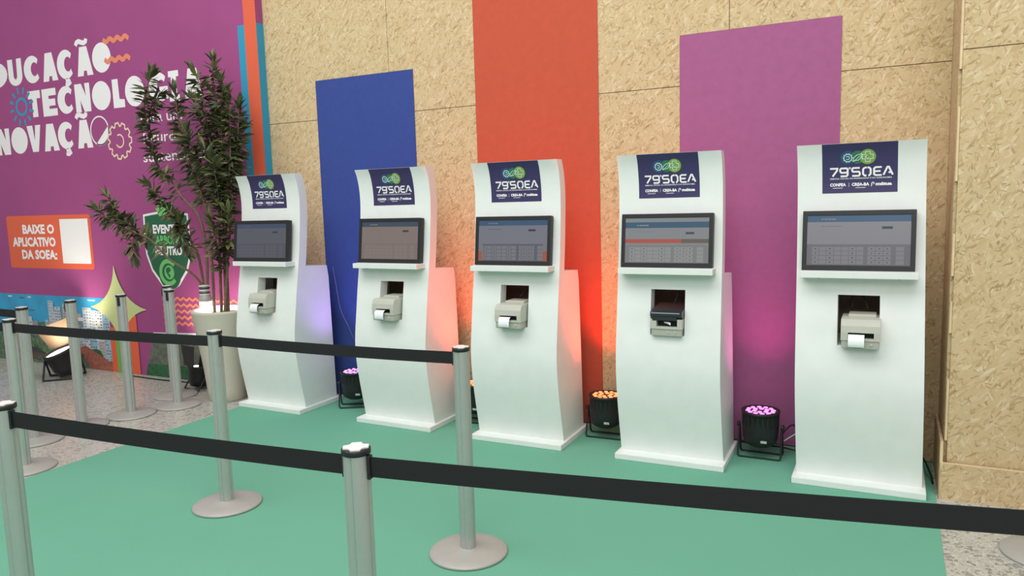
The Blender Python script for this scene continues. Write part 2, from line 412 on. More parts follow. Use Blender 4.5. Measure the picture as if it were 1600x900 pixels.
for r in rows:
    P = Print(wl)
    for gph in r: glyph(P, *gph)
    if r is rows[2]:
        P.ring(-6.781, 2.354, 0.132, 0.134, 0.014, 'white', 2)
        a0, a1 = -150, 5
        P.poly([(-6.781 + 0.136 * math.cos(math.radians(a)), 2.354 + 0.138 * math.sin(math.radians(a))) for a in range(-118, 26, 8)], 'white', 2)
    P.build('headline_lettering', wall_left)
P = Print(wl)   # small words below the headline
P.text('para um', -6.19, 2.385, 0.095, 0.54, 'white', 1, 0.008)
P.text('futuro', -6.19, 2.205, 0.095, 0.44, 'white', 1, 0.008)
P.text('sustentável', -6.20, 2.03, 0.095, 0.80, 'white', 1, 0.008)
P.build('tagline_lettering', wall_left)
P = Print(wl)   # ornaments: waves, sun, gear
for k, z in enumerate((3.165, 2.985)):
    pts = []
    for i in range(25):
        t = i / 24; pts.append((-6.62 + 0.36 * t, z + 0.014 * math.sin(t * 2 * math.pi * 3.4 + 2)))
    P.stroke(pts, 0.042, 'orangel', 2)
P.build('wave_ornament', wall_left)
P = Print(wl); cx, cz = -7.963, 2.672
P.ring(cx, cz, 0.086, 0.08, 0.03, 'cyan', 2)
for i in range(12):
    a = math.radians(30 * i + 12); P.stroke([(cx + 0.135 * math.cos(a), cz + 0.13 * math.sin(a)), (cx + 0.2 * math.cos(a), cz + 0.195 * math.sin(a))], 0.028, 'cyan', 2)
P.build('sun_ornament', wall_left)
P = Print(wl); cx, cz = -6.505, 2.242; pts = []
for i in range(11):
    for da, rr in ((-0.32, 0.138), (-0.17, 0.168), (0.17, 0.168), (0.32, 0.138)):
        a = (i + da * 1.3) * 2 * math.pi / 11; pts.append((cx + rr * math.cos(a), cz + rr * math.sin(a)))
P.stroke(pts, 0.016, 'cream', 3, True); P.ring(cx, cz, 0.055, 0.058, 0.015, 'cream', 3, -150, 120)
P.build('gear_ornament', wall_left)
# orange download card (the code square stays blank)
P = Print(wl); r = 0.03
pts = []
for ccx, ccz, a0 in ((-7.05 - r, 1.567 - r, 0), (-8.44 + r, 1.567 - r, 90), (-8.44 + r, 1.017 + r, 180), (-7.05 - r, 1.017 + r, 270)):
    pts += [(ccx + r * math.cos(math.radians(a0 + a)), ccz + r * math.sin(math.radians(a0 + a))) for a in (0, 30, 60, 90)]
P.poly(pts, 'orange', 1); P.rect(-7.537, 1.075, -7.091, 1.524, 'white', 2)
P.text('BAIXE O', -8.17, 1.382, 0.088, 0.535, 'white', 2, 0.045)
P.text('APLICATIVO', -8.365, 1.25, 0.088, 0.735, 'white', 2, 0.045)
P.text('DA SOEA:', -8.22, 1.118, 0.088, 0.595, 'white', 2, 0.045)
P.build('download_card', wall_left)
# city by the sea picture
P = Print(wl)
P.rect(-14, 0.002, -6.9, 0.735, 'sea', 1)
hp = [(-9.2, 0.002), (-9.2, 0.2), (-8.75, 0.3), (-8.3, 0.34), (-8.1, 0.44), (-7.8, 0.46), (-7.6, 0.4), (-7.2, 0.5), (-6.9, 0.5), (-6.9, 0.002)]
P.poly(hp, 'hill', 2)
P.poly([(-7.25, 0.002), (-6.9, 0.002), (-6.9, 0.1), (-7.35, 0.3), (-7.5, 0.26)], 'earth', 3)
rnd = random.Random(3)
cm = [plain('city_block_print', rgb(*c), 0.6) for c in ((206, 212, 216), (178, 190, 198), (150, 184, 204), (186, 170, 158), (126, 140, 150), (222, 224, 222))]
wm_ = [plain('city_window_print', rgb(*c), 0.6) for c in ((96, 112, 126), (130, 144, 154), (112, 104, 104))]
towers = []
for k in range(70):
    d = k / 70.0; tx = rnd.uniform(-7.95, -6.98); w_ = rnd.uniform(0.05, 0.13)
    zb = 0.42 - 0.30 * d + 0.08 * (tx + 6.95); hh = rnd.uniform(0.10, 0.26)
    towers.append((tx, w_, max(0.05, zb), min(0.66, max(0.05, zb) + hh)))
towers += [(-7.86, 0.09, 0.26, 0.68), (-7.76, 0.10, 0.26, 0.62), (-7.62, 0.12, 0.3, 0.66), (-7.3, 0.14, 0.42, 0.63), (-7.12, 0.12, 0.3, 0.6), (-6.99, 0.09, 0.1, 0.5), (-8.3, 0.14, 0.36, 0.5), (-8.16, 0.1, 0.3, 0.46), (-8.42, 0.1, 0.2, 0.3)]
for k, (tx, tw, z0, z1) in enumerate(towers):
    P.rect(tx, z0, tx + tw, z1, rnd.choice(cm), 4 + k * 0.05)
    nr = int((z1 - z0) / 0.03); wmat = rnd.choice(wm_)
    for i in range(nr):
        zz = z0 + (i + 0.3) * 0.03
        for j in range(3):
            xx = tx + tw * (0.1 + 0.3 * j)
            if rnd.random() < 0.75: P.rect(xx, zz, xx + tw * 0.2, zz + 0.013, wmat, 4.02 + k * 0.05)
for k in range(26):
    gx = rnd.uniform(-8.75, -7.0); gz = rnd.uniform(0.03, 0.2); P.ell(gx, gz, rnd.uniform(0.03, 0.09), rnd.uniform(0.02, 0.05), 'grass' if k % 2 else 'hill', 8.2 + k * 0.02, 9)
P.poly([(-7.2, 0.002), (-6.9, 0.002), (-6.9, 0.08), (-7.3, 0.24), (-7.42, 0.2)], 'earth', 8.9)
for bx, bz, bw in ((-8.35, 0.69, 0.09), (-8.2, 0.7, 0.06), (-8.2, 0.56, 0.1), (-7.2, 0.7, 0.12), (-8.55, 0.7, 0.07)):
    P.poly([(bx, bz), (bx + bw * 0.8, bz), (bx + bw, bz + 0.014), (bx - bw * 0.1, bz + 0.014)], 'bld1' if bz > 0.69 else 'wind', 3)
P.build('city_picture', wall_left)
P = Print(wl)   # upright stripes and four-pointed star
P.rect(-6.9, 0.002, -6.82, 0.45, 'orange', 9.2); P.rect(-6.82, 0.002, -6.62, 0.45, 'pgreen', 9.2); P.rect(-6.62, 0.002, -6.49, 0.58, 'orange', 9.2)
cx, cz = -6.745, 0.645; tips = [(cx - 0.01, 1.066), (-6.325, cz), (cx + 0.01, 0.235), (-7.165, cz)]; pts = []
for i in range(4):
    a, c = Vector(tips[i]), Vector(tips[(i + 1) % 4]); k = Vector((cx, cz)) + ((a + c) / 2 - Vector((cx, cz))) * 0.30
    for j in range(8):
        t = j / 8; p = a * (1 - t) ** 2 + k * 2 * t * (1 - t) + c * t * t; pts.append((p.x, p.y))
P.poly(pts, 'lime', 9.6); P.build('star_ornament', wall_left)
P = Print(wl)   # field picture with zigzag band
P.poly([(-6.42, 0.002), (-4.76, 0.002), (-4.76, 0.46), (-6.28, 0.40)], 'field', 1)
P.poly([(-6.42, 0.002), (-4.76, 0.002), (-4.76, 0.14), (-6.38, 0.12)], 'grass', 2)
P.poly([(-6.28, 0.40), (-4.76, 0.455), (-4.76, 0.49), (-6.27, 0.43)], 'bld1', 2)
for k in range(5):
    z = 0.765 - k * 0.058; pts = [(-6.1 + i * 0.04, z + (0.012 if i % 2 else -0.012)) for i in range(31)]
    P.stroke(pts, 0.02, 'orangel', 2)
P.build('field_picture', wall_left)
P = Print(wl)   # green shield
def shield(s):
    pts = [(-0.30 * s, 0.26 * s), (-0.12 * s, 0.28 * s), (0.12 * s, 0.28 * s), (0.30 * s, 0.26 * s), (0.31 * s, 0.0)]
    pts += [(0.30 * s, -0.12 * s), (0.24 * s, -0.27 * s), (0.12 * s, -0.4 * s), (0, -0.46 * s), (-0.12 * s, -0.4 * s), (-0.24 * s, -0.27 * s), (-0.30 * s, -0.12 * s), (-0.31 * s, 0.0)]
    return [(-5.972 + x, 1.29 + z) for x, z in pts]
P.poly(shield(1.0), 'white', 2); P.poly(shield(0.93), 'dgreen', 3)
P.ell(-5.972, 1.0, 0.15, 0.152, 'dgreen', 4); P.ring(-5.985, 1.01, 0.105, 0.105, 0.04, 'mgreen', 5, 40, 320); P.ell(-5.975, 1.01, 0.066, 0.066, 'mgreen', 5)
P.poly([(-6.01, 1.05), (-5.97, 1.06), (-5.95, 1.03), (-5.99, 1.0), (-5.96, 0.985), (-5.975, 0.955), (-6.0, 0.99), (-6.02, 1.02)], 'dgreen', 6)
P.poly([(-6.05, 1.53), (-5.9, 1.55), (-5.84, 1.68), (-5.91, 1.63), (-6.0, 1.69), (-6.09, 1.6)], 'mgreen', 4)
P.text('EVENTO', -6.15, 1.375, 0.075, 0.37, 'white', 5, 0.045); P.text('CARBONO', -6.18, 1.275, 0.075, 0.42, 'mgreen', 5, 0.045); P.text('NEUTRO', -6.14, 1.175, 0.075, 0.36, 'white', 5, 0.045)
P.build('green_shield', wall_left)
P = Print(wl)   # upright bands at the wall's end
P.rect(-4.91, 0.002, -4.70, 3.09, 'cyan', 1); P.rect(-4.835, 0.002, -4.70, 4.99, 'orange', 2)
P.build('corner_bands', wall_left)
b = MB(); b.box(-4.7, -4.698, YL, YW - 0.004, 0.002, 3.09, 'cyan'); b.build('corner_return', wall_left)

# ------------------------------------------------------------------ fabric banners on the chipboard
def banner(x0, x1, z1, m, label):
    q = MB(); rws = []
    n = 14
    for j in range(2):
        rws.append([])
    zs = [0.008 + (z1 - 0.008) * j / 10 for j in range(11)]
    grid = [[(x0 + (x1 - x0) * i / n, YW - 0.004 - 0.0012 * math.sin(i * 1.9 + j * 0.7), z) for i in range(n + 1)] for j, z in enumerate(zs)]
    q.grid(grid, m, True)
    q.face([(x0, YW - 0.001, zs[0]), (x0, YW - 0.001, z1), (x1, YW - 0.001, z1), (x1, YW - 0.001, zs[0])], m)
    for A, B in (((x0, zs[0]), (x0, z1)), ((x1, z1), (x1, zs[0])), ((x0, z1), (x1, z1))):
        q.face([(A[0], YW - 0.005, A[1]), (B[0], YW - 0.005, B[1]), (B[0], YW - 0.001, B[1]), (A[0], YW - 0.001, A[1])], m)
    return tag(q.build('banner'), label, 'banner', 'fabric banners on the chipboard wall')
banner(-4.178, -3.24, 2.583, 'blue', 'blue cloth banner hanging flat on the chipboard wall')
banner(-2.709, -1.771, 4.9, 'red', 'tall orange-red cloth banner on the chipboard wall')
banner(-1.225, -0.286, 2.586, 'purple', 'purple cloth banner hanging flat on the chipboard wall')

# ================================================================== KIOSKS
PROF = [(0.035, .088), (0.085, .081), (0.25, .052), (0.39, .031), (0.5, .022), (0.6, .024), (0.69, .036), (0.82, .060), (0.95, .083), (1.03, .099), (1.14, .121), (1.29, .147), (1.44, .167), (1.53, .177), (1.62, .183), (1.70, .178), (1.78, .162), (1.83, .140)]
def fy(z):
    if z <= PROF[0][0]: return PROF[0][1]
    if z >= PROF[-1][0]: return PROF[-1][1]
    for i in range(len(PROF) - 1):
        if PROF[i][0] <= z <= PROF[i + 1][0]: break
    p0 = PROF[max(i - 1, 0)]; p1 = PROF[i]; p2 = PROF[i + 1]; p3 = PROF[min(i + 2, len(PROF) - 1)]
    h = p2[0] - p1[0]; t = (z - p1[0]) / h
    m1 = (p2[1] - p0[1]) / (p2[0] - p0[0]); m2 = (p3[1] - p1[1]) / (p3[0] - p1[0])
    return (2 * t ** 3 - 3 * t ** 2 + 1) * p1[1] + (t ** 3 - 2 * t ** 2 + t) * h * m1 + (-2 * t ** 3 + 3 * t ** 2) * p2[1] + (t ** 3 - t ** 2) * h * m2
HW = 0.308; TH = 0.08; NX0, NX1, NZ0, NZ1 = -0.100, 0.102, 0.771, 1.036; LEAN = 0.016; ZT = 1.83; YB = 0.447
KIOSK_SPOTS = [(-4.321, 4.257, -1.0), (-3.142, 4.257, -1.5), (-2.153, 4.230, 0.3), (-1.147, 4.232, 0.8), (-0.13, 4.222, 0.0)]
KIOSK_LABELS = ['white S-curved ticket kiosk standing next to the potted shrub',
 'white S-curved ticket kiosk half in front of the blue banner, screen tinted brown',
 'white S-curved ticket kiosk in front of the left half of the orange-red banner',
 'white S-curved ticket kiosk holding the printer with a charcoal lid',
 'white S-curved ticket kiosk next to the projecting chipboard corner']

kiosk = empty('ticket_kiosk', (0, 0, 0))
b = MB(); b.box(-0.325, 0.325, 0, 0.5, 0.0, 0.036, 'kiosk', 0.004); b.build('plinth', kiosk)
b = MB()   # curved front slab with the printer opening
zs = sorted(set([0.036 + (ZT - 0.036) * i / 44 for i in range(45)] + [NZ0, NZ1]))
zs = [z for z in zs if z in (NZ0, NZ1) or min(abs(z - NZ0), abs(z - NZ1)) > 0.012]
def zsub(a, c): return [z for z in zs if a - 1e-6 <= z <= c + 1e-6]
for (x0, x1, a, c) in ((-HW, NX0, zs[0], ZT), (NX1, HW, zs[0], ZT), (NX0, NX1, zs[0], NZ0), (NX0, NX1, NZ1, ZT)):
    s = zsub(a, c)
    b.grid([[(x0, fy(z), z), (x1, fy(z), z)] for z in s], 'kiosk'); b.grid([[(x1, fy(z) + TH, z), (x0, fy(z) + TH, z)] for z in s], 'kiosk')
for x, sg in ((-HW, 1), (HW, -1)):
    b.grid([[(x, fy(z) + (TH if sg > 0 else 0), z), (x, fy(z) + (0 if sg > 0 else TH), z)] for z in zs], 'kiosk', False)
b.face([(-HW, fy(ZT), ZT), (HW, fy(ZT), ZT), (HW, fy(ZT) + TH, ZT), (-HW, fy(ZT) + TH, ZT)], 'kiosk')
s = zsub(NZ0, NZ1)
b.grid([[(NX0, fy(z), z), (NX0, fy(z) + TH, z)] for z in s], 'kiosk', False); b.grid([[(NX1, fy(z) + TH, z), (NX1, fy(z), z)] for z in s], 'kiosk', False)
b.face([(NX0, fy(NZ0), NZ0), (NX1, fy(NZ0), NZ0), (NX1, fy(NZ0) + TH, NZ0), (NX0, fy(NZ0) + TH, NZ0)], 'kiosk')
b.face([(NX0, fy(NZ1) + TH, NZ1), (NX1, fy(NZ1) + TH, NZ1), (NX1, fy(NZ1), NZ1), (NX0, fy(NZ1), NZ1)], 'kiosk')
b.v = [(x - LEAN * z, y, z) for x, y, z in b.v]; b.build('curved_front', kiosk)
b = MB()   # storage box behind, with a back panel added to darken the inside
zb = [z for z in zs if z <= 1.115]
prof = [(fy(z) + TH, z) for z in zb] + [(fy(1.125) + TH, 1.125), (YB - 0.012, 1.108), (YB, 1.02), (YB, 0.036)]
b.prism(prof, -HW + 0.001, -HW + 0.018, 'kiosk'); b.prism(prof, HW - 0.018, HW - 0.001, 'kiosk')
b.prism([(fy(1.11) + TH, 1.107), (fy(1.11) + TH, 1.125), (YB - 0.012, 1.108), (YB - 0.012, 1.090)], -HW + 0.018, HW - 0.018, 'kiosk')
b.box(-HW + 0.018, HW - 0.018, fy(0.76) + TH, YB - 0.01, 0.752, 0.770, 'kiosk')
b.box(-HW + 0.018, HW - 0.018, YB - 0.008, YB - 0.001, 0.036, 1.035, 'board')  # added panel keeps the inside dark, gap above lets some light in
b.v = [(x - LEAN * z, y, z) for x, y, z in b.v]; b.build('back_box', kiosk)
b = MB(); b.box(-0.298, 0.257, 0.018, 0.16, 1.132, 1.166, 'kiosk', 0.002); sh = b.build('shelf', kiosk)
for x in (-0.21, 0.17):
    q = MB(); q.lathe([(0.006, 1.124), (0.006, 1.132)], 'steel', 10, Matrix.Translation((x, 0.07, 0))); q.build('screw', sh)

def fm(u, v, layer): return (u - LEAN * v, fy(v) - 0.0009 * (layer + 1), v)
SX0, SX1, SZ0, SZ1 = -0.184, 0.177, 1.571, 1.8285
q = MB(); rws = [[fm(SX0, SZ0 + (SZ1 - SZ0) * i / 14, 0), fm(SX1, SZ0 + (SZ1 - SZ0) * i / 14, 0)] for i in range(15)]
q.grid(rws, 'navy'); sticker = q.build('logo_sticker', kiosk)
MT['c1'] = plain('teal_disc_print', rgb(40, 78, 118), 0.45); MT['c2'] = plain('green_disc_print', rgb(52, 112, 84), 0.45); MT['c3'] = plain('olive_disc_print', rgb(128, 160, 76), 0.45); MT['ic'] = plain('pale_icon_print', rgb(190, 226, 214), 0.45)
P = Print(fm); CX = (SX0 + SX1) / 2
P.ell(CX - 0.055, 1.755, 0.036, 0.036, 'c1', 1); P.ell(CX - 0.008, 1.756, 0.034, 0.034, 'c2', 2); P.ell(CX + 0.04, 1.757, 0.039, 0.039, 'c3', 3)
pts = []
for i in range(10):
    for da, rr in ((-0.3, 0.018), (-0.15, 0.022), (0.15, 0.022), (0.3, 0.018)):
        a = (i + da) * 2 * math.pi / 10; pts.append((CX - 0.055 + rr * math.cos(a), 1.754 + rr * math.sin(a)))
P.stroke(pts, 0.0038, 'ic', 4, True); P.ring(CX - 0.055, 1.754, 0.008, 0.008, 0.0035, 'ic', 4, -150, 150, 14)
P.stroke([(CX - 0.030, 1.736), (CX - 0.026, 1.755), (CX - 0.010, 1.768), (CX + 0.012, 1.773), (CX + 0.010, 1.755), (CX - 0.004, 1.741), (CX - 0.022, 1.739)], 0.0036, 'ic', 5, True)
P.stroke([(CX - 0.026, 1.735), (CX + 0.004, 1.763)], 0.003, 'ic', 5)
P.ring(CX + 0.04, 1.757, 0.012, 0.012, 0.0036, 'ic', 5, 0, 360, 4)
k = 0.011; o = 0.026
P.stroke([(CX + 0.04 + x, 1.757 + z) for x, z in ((-k, k), (-k, o), (k, o), (k, k), (o, k), (o, -k), (k, -k), (k, -o), (-k, -o), (-k, -k), (-o, -k), (-o, k))], 0.0036, 'ic', 5, True)
P.build('emblem', sticker)
P = Print(fm)   # wordmark
wm = 0.0092; z0, z1 = 1.660, 1.701; zc = (z0 + z1) / 2
def ST(x, w, pts, closed=False): P.stroke([(x + px * w, z0 + pz * (z1 - z0)) for px, pz in pts], wm, 'white', 2, closed)
ww = 0.036; xs = CX - 0.142
ST(xs, ww, [(0, 1), (1, 1), (0.95, 0.75), (0.35, 0.0)])
ST(xs + 0.050, ww, [(1, 0.45), (0.15, 0.45), (0, 0.6), (0, 0.88), (0.15, 1), (0.85, 1), (1, 0.88), (1, 0.15), (0.85, 0), (0.05, 0)])
P.ring(xs + 0.096, z1, 0.0042, 0.0042, 0.003, 'white', 2, 0, 360, 10)
ST(xs + 0.108, ww, [(1, 1), (0.12, 1), (0, 0.88), (0, 0.64), (0.12, 0.52), (0.88, 0.52), (1, 0.4), (1, 0.12), (0.88, 0), (0, 0)])
ST(xs + 0.160, ww, [(0.2, 1), (0, 0.8), (0, 0.2), (0.2, 0), (0.45, 0)]); ST(xs + 0.160, ww, [(0.58, 1), (0.8, 1), (1, 0.8), (1, 0.2), (0.8, 0), (0.7, 0)]); ST(xs + 0.160, ww, [(0.2, 1), (0.5, 1)])
ST(xs + 0.212, ww, [(1, 1), (0.2, 1), (0, 0.85), (0, 0.15), (0.2, 0), (1, 0)]); ST(xs + 0.212, ww, [(0, 0.5), (0.85, 0.5)])
ST(xs + 0.258, ww * 1.1, [(-0.05, 0), (0.42, 1), (0.58, 1), (1.05, 0)]); ST(xs + 0.258, ww * 1.1, [(0.55, 0.32), (0.85, 0.32)])
P.text('SEMANA OFICIAL DA ENGENHARIA E DA AGRONOMIA', xs, 1.6435, 0.0075, 0.296, 'white', 2, 0.01)
P.text('CONFEA', xs, 1.608, 0.015, 0.078, 'white', 2, 0.05); P.text('CREA-BA', xs + 0.106, 1.608, 0.015, 0.084, 'white', 2, 0.05); P.text('mútua', xs + 0.220, 1.608, 0.0155, 0.076, 'white', 2, 0.05)
P.stroke([(xs + 0.092, 1.603), (xs + 0.092, 1.625)], 0.0012, 'white', 2)
P.stroke([(xs + 0.200, 1.603), (xs + 0.202, 1.621), (xs + 0.207, 1.625), (xs + 0.213, 1.620), (xs + 0.210, 1.613)], 0.0035, 'white', 2)
P.stroke([(xs + 0.014, 1.598), (xs + 0.062, 1.598)], 0.0025, 'white', 2); P.stroke([(xs + 0.124, 1.598), (xs + 0.172, 1.598)], 0.0025, 'white', 2)
P.build('sticker_lettering', sticker)

kiosks = []
for i, (x, y, a) in enumerate(KIOSK_SPOTS):
    r = kiosk if i == 0 else copy_tree(kiosk)
    r.location = (x, y, 0.0052); r.rotation_euler = (0, 0, math.radians(a)); tag(r, KIOSK_LABELS[i], 'kiosk', 'white ticket kiosks along the wall'); kiosks.append(r)
def on_kiosk(i, x, y, z):
    X, Y, a = KIOSK_SPOTS[i]; a = math.radians(a)
    return (X + x * math.cos(a) - y * math.sin(a), Y + x * math.sin(a) + y * math.cos(a), z + 0.0052)

# ------------------------------------------------------------------ monitors
def screen_mat(name, c, e): return glow(name, rgb(*c), e, (0.015, 0.015, 0.017, 1), 0.25)
SCREENS = [  # body, header, keyboard ground, key, button, dark text
 dict(body=(92, 94, 106), head=(62, 78, 104), kb=(84, 85, 96), key=(92, 92, 102), btn=(46, 48, 66)),
 dict(body=(140, 126, 120), head=(58, 78, 96), kb=(136, 121, 114), key=(143, 128, 121), btn=(58, 54, 60)),
 dict(body=(128, 130, 142), head=(58, 92, 124), kb=(102, 103, 112), key=(130, 131, 138), btn=(52, 54, 72)),
 dict(body=(146, 150, 154), head=(60, 98, 124), kb=(138, 140, 140), key=(158, 160, 160), btn=(74, 78, 88)),
 dict(body=(146, 145, 150), head=(56, 96, 130), kb=(118, 116, 122), key=(140, 138, 144), btn=(56, 58, 82))]
MON_LABELS = ['black framed touch screen with a dim bluish page, on the kiosk next to the shrub',
 'black framed touch screen with a brownish page and no clear keyboard',
 'black framed touch screen with orange corners at the foot of its page',
 'black framed touch screen with an orange stripe across its page',
 'black framed touch screen with a grey page, on the kiosk next to the chipboard corner']
MW, MH, MD = 0.27, 0.316, 0.042
bez = MB()
fr = 0.023
bez.box(-MW, MW, 0.006, MD, 0, MH, 'black', 0.003)
for (x0, x1, z0, z1) in ((-MW, MW, 0, 0.028), (-MW, MW, MH - 0.026, MH), (-MW, -MW + fr, 0.0275, MH - 0.0255), (MW - fr, MW, 0.0275, MH - 0.0255)):
    bez.box(x0, x1, 0, 0.012, z0, z1, 'black', 0.0025)
bezel0 = bez.build('housing'); bez_mesh = bezel0.data; bpy.data.objects.remove(bezel0)
for i, S in enumerate(SCREENS):
    r = empty('touch_screen', on_kiosk(i, -0.028 - (0.008 if i == 0 else 0), 0.079 - (0.028 if i == 0 else 0), 1.1675), (-0.126, 0, math.radians(KIOSK_SPOTS[i][2] + (3.5 if i == 0 else 0))))
    tag(r, MON_LABELS[i], 'screen', 'touch screens on the kiosks')
    h = bpy.data.objects.new('housing', bez_mesh); COL.objects.link(h); h.parent = r
    X0, X1, Z0, Z1 = -MW + fr, MW - fr, 0.028, MH - 0.026
    def fs(u, v, layer): return (X0 + (X1 - X0) * u, 0.0058 - 0.0004 * layer, Z0 + (Z1 - Z0) * v)
    P = Print(fs); mm = {k: screen_mat('screen_' + k, c, 0.85) for k, c in S.items()}
    top = 1.0
    P.rect(0, 0, 1, 1, mm['body'], 0)
    if i == 3: top = 0.91
    P.rect(0, top - 0.13, 1, top, mm['head'], 1)
    for k, (u0, u1) in enumerate(((0.14, 0.16), (0.17, 0.20), (0.205, 0.235), (0.24, 0.285))): P.rect(u0, top - 0.085, u1, top - 0.06, mm['key'], 2)
    for k, (u0, u1) in enumerate(((0.14, 0.17), (0.175, 0.215), (0.22, 0.25), (0.255, 0.30), (0.305, 0.34))): P.rect(u0, top - 0.225, u1, top - 0.208, mm['kb'], 1)
    P.rect(0.73, top - 0.275, 0.83, top - 0.225, mm['btn'], 1)
    if i == 3:
        oc = screen_mat('screen_orange', (188, 92, 74), 0.85); bc = screen_mat('screen_brown', (112, 100, 90), 0.85)
        P.rect(0, 0.44, 0.68, 0.53, oc, 1); P.rect(0.68, 0.44, 1, 0.53, bc, 1)
    if i == 2:
        oc = screen_mat('screen_orange', (176, 92, 66), 0.85); P.rect(0, 0, 0.06, 0.24, oc, 1); P.rect(0.94, 0, 1, 0.24, oc, 1)
    kt = 0.42 if i != 3 else 0.40
    P.rect(0.0 if i != 2 else 0.06, 0.0, 1 if i != 2 else 0.94, kt, mm['kb'], 2)
    for row in range(4):
        z0 = 0.02 + row * (kt - 0.06) / 4; z1 = z0 + (kt - 0.06) / 4 - 0.012
        for k in range(7): P.rect(0.055 + k * 0.073, z0, 0.055 + k * 0.073 + 0.066, z1, mm['key'], 3)
        for k in range(3): P.rect(0.60 + k * 0.075, z0, 0.60 + k * 0.075 + 0.068, z1, mm['key'], 3)
        P.rect(0.865, z0, 0.94, z1, mm['key'], 3)
        if i >= 2:
            for k in (0, 2, 5): P.rect(0.08 + k * 0.073, z0 + 0.03, 0.095 + k * 0.073, z0 + 0.05, mm['btn'], 4)
            for k in range(3): P.rect(0.63 + k * 0.075, z0 + 0.03, 0.642 + k * 0.075, z0 + 0.05, mm['btn'], 4)
    P.build('display', r)

# ------------------------------------------------------------------ label printers
def printer(i, kind, label, dx=0.0, yf=-0.026):
    r = empty('label_printer', on_kiosk(i, -0.008 + dx, yf, 0.7715), (0, 0, math.radians(KIOSK_SPOTS[i][2]))); tag(r, label, 'printer', 'label printers in the kiosks')
    w = 0.092; D = 0.235
    q = MB(); q.box(-w + 0.003, w - 0.003, 0.004, D, 0, 0.041, 'beige2', 0.005); q.build('base', r)
    q = MB()
    if kind == 'paper':
        q.prism([(0.0, 0.084), (0.004, 0.118), (0.014, 0.140), (0.030, 0.150), (D - 0.02, 0.152), (D, 0.130), (D, 0.084)], -w, w, 'beige')
        q.prism([(0.0, 0.042), (0.0, 0.084), (D, 0.084), (D, 0.042)], -w, -w + 0.034, 'beige'); q.prism([(0.0, 0.042), (0.0, 0.084), (D, 0.084), (D, 0.042)], w - 0.028, w, 'beige')
        q.prism([(-0.0005, 0.042), (-0.0005, 0.054), (0.03, 0.054), (0.03, 0.042)], -w + 0.034, w - 0.028, 'beige')
        q.box(-w + 0.03, w - 0.02, 0.095, D - 0.02, 0.148, 0.166, 'beige', 0.006)
        q.build('cover', r)
        q = MB(); q.box(-w + 0.034, w - 0.028, 0.032, 0.05, 0.043, 0.085, 'dark'); q.build('slot', r)
        q = MB(); cv = [(0.03, 0.07), (0.012, 0.074), (-0.004, 0.073), (-0.016, 0.064), (-0.022, 0.050), (-0.024, 0.030), (-0.022, 0.020), (-0.018, 0.012)]
        q.grid([[(-w + 0.036, y, z), (-w + 0.112, y, z)] for y, z in cv], 'paper'); q.grid([[(-w + 0.112, y + 0.0015, z - 0.001), (-w + 0.036, y + 0.0015, z - 0.001)] for y, z in cv], 'paper'); q.build('label_strip', r)
        q = MB(); q.lathe([(0.006, 0), (0.006, 0.004), (0.004, 0.0055)], 'beige', 14, Matrix.Translation((0.052, 0.005, 0.022)) @ Matrix.Rotation(math.radians(90), 4, 'X')); q.build('button', r)
    else:
        q.prism([(0.0, 0.042), (0.0, 0.100), (D, 0.100), (D, 0.042)], -w, -w + 0.034, 'beige'); q.prism([(0.0, 0.042), (0.0, 0.100), (D, 0.100), (D, 0.042)], w - 0.028, w, 'beige')
        q.prism([(-0.0005, 0.042), (-0.0005, 0.056), (0.03, 0.056), (0.03, 0.042)], -w + 0.034, w - 0.028, 'beige'); q.build('cover', r)
        q = MB(); q.box(-w + 0.034, w - 0.028, 0.034, 0.06, 0.043, 0.1, 'dark'); q.build('slot', r)
        q = MB(); q.prism([(-0.006, 0.118), (-0.006, 0.142), (0.02, 0.150), (D - 0.02, 0.168), (D, 0.14), (D, 0.1005), (0.02, 0.1005)], -w - 0.001, w + 0.001, 'lid')
        q.box(-w + 0.01, w - 0.03, -0.003, 0.03, 0.092, 0.118, 'lid', 0.002); ld = q.build('lid', r)
        q = MB(); q.box(-w + 0.004, w - 0.012, -0.0075, -0.0055, 0.134, 0.140, 'lidedge'); q.build('lid_edge', ld)
        q = MB(); q.grid([[(-0.02, 0.03, 0.082), (-0.02, 0.03, 0.074)], [(0.012, 0.008, 0.084), (0.014, 0.008, 0.070)], [(0.026, 0.004, 0.080), (0.024, 0.004, 0.064)]], 'paper'); q.build('label_strip', r)
        for bx in (0.012, 0.05):
            q = MB(); q.lathe([(0.005, 0), (0.005, 0.004), (0.003, 0.005)], 'beige', 12, Matrix.Translation((bx, 0.006, 0.022)) @ Matrix.Rotation(math.radians(90), 4, 'X')); q.build('button', r)
    return r
printer(0, 'paper', 'beige label printer with paper strip, in the kiosk next to the shrub', -0.01)
printer(1, 'paper', 'beige label printer with paper strip, in the kiosk with the brown screen', -0.008)
printer(2, 'paper', 'beige label printer with paper strip, in the kiosk before the orange-red banner', -0.005)
printer(3, 'lid', 'beige label printer with a charcoal lid and no hanging strip', 0, 0.018)
printer(4, 'paper', 'beige label printer with a long curled strip, in the kiosk next to the chipboard corner', 0.008, -0.02)
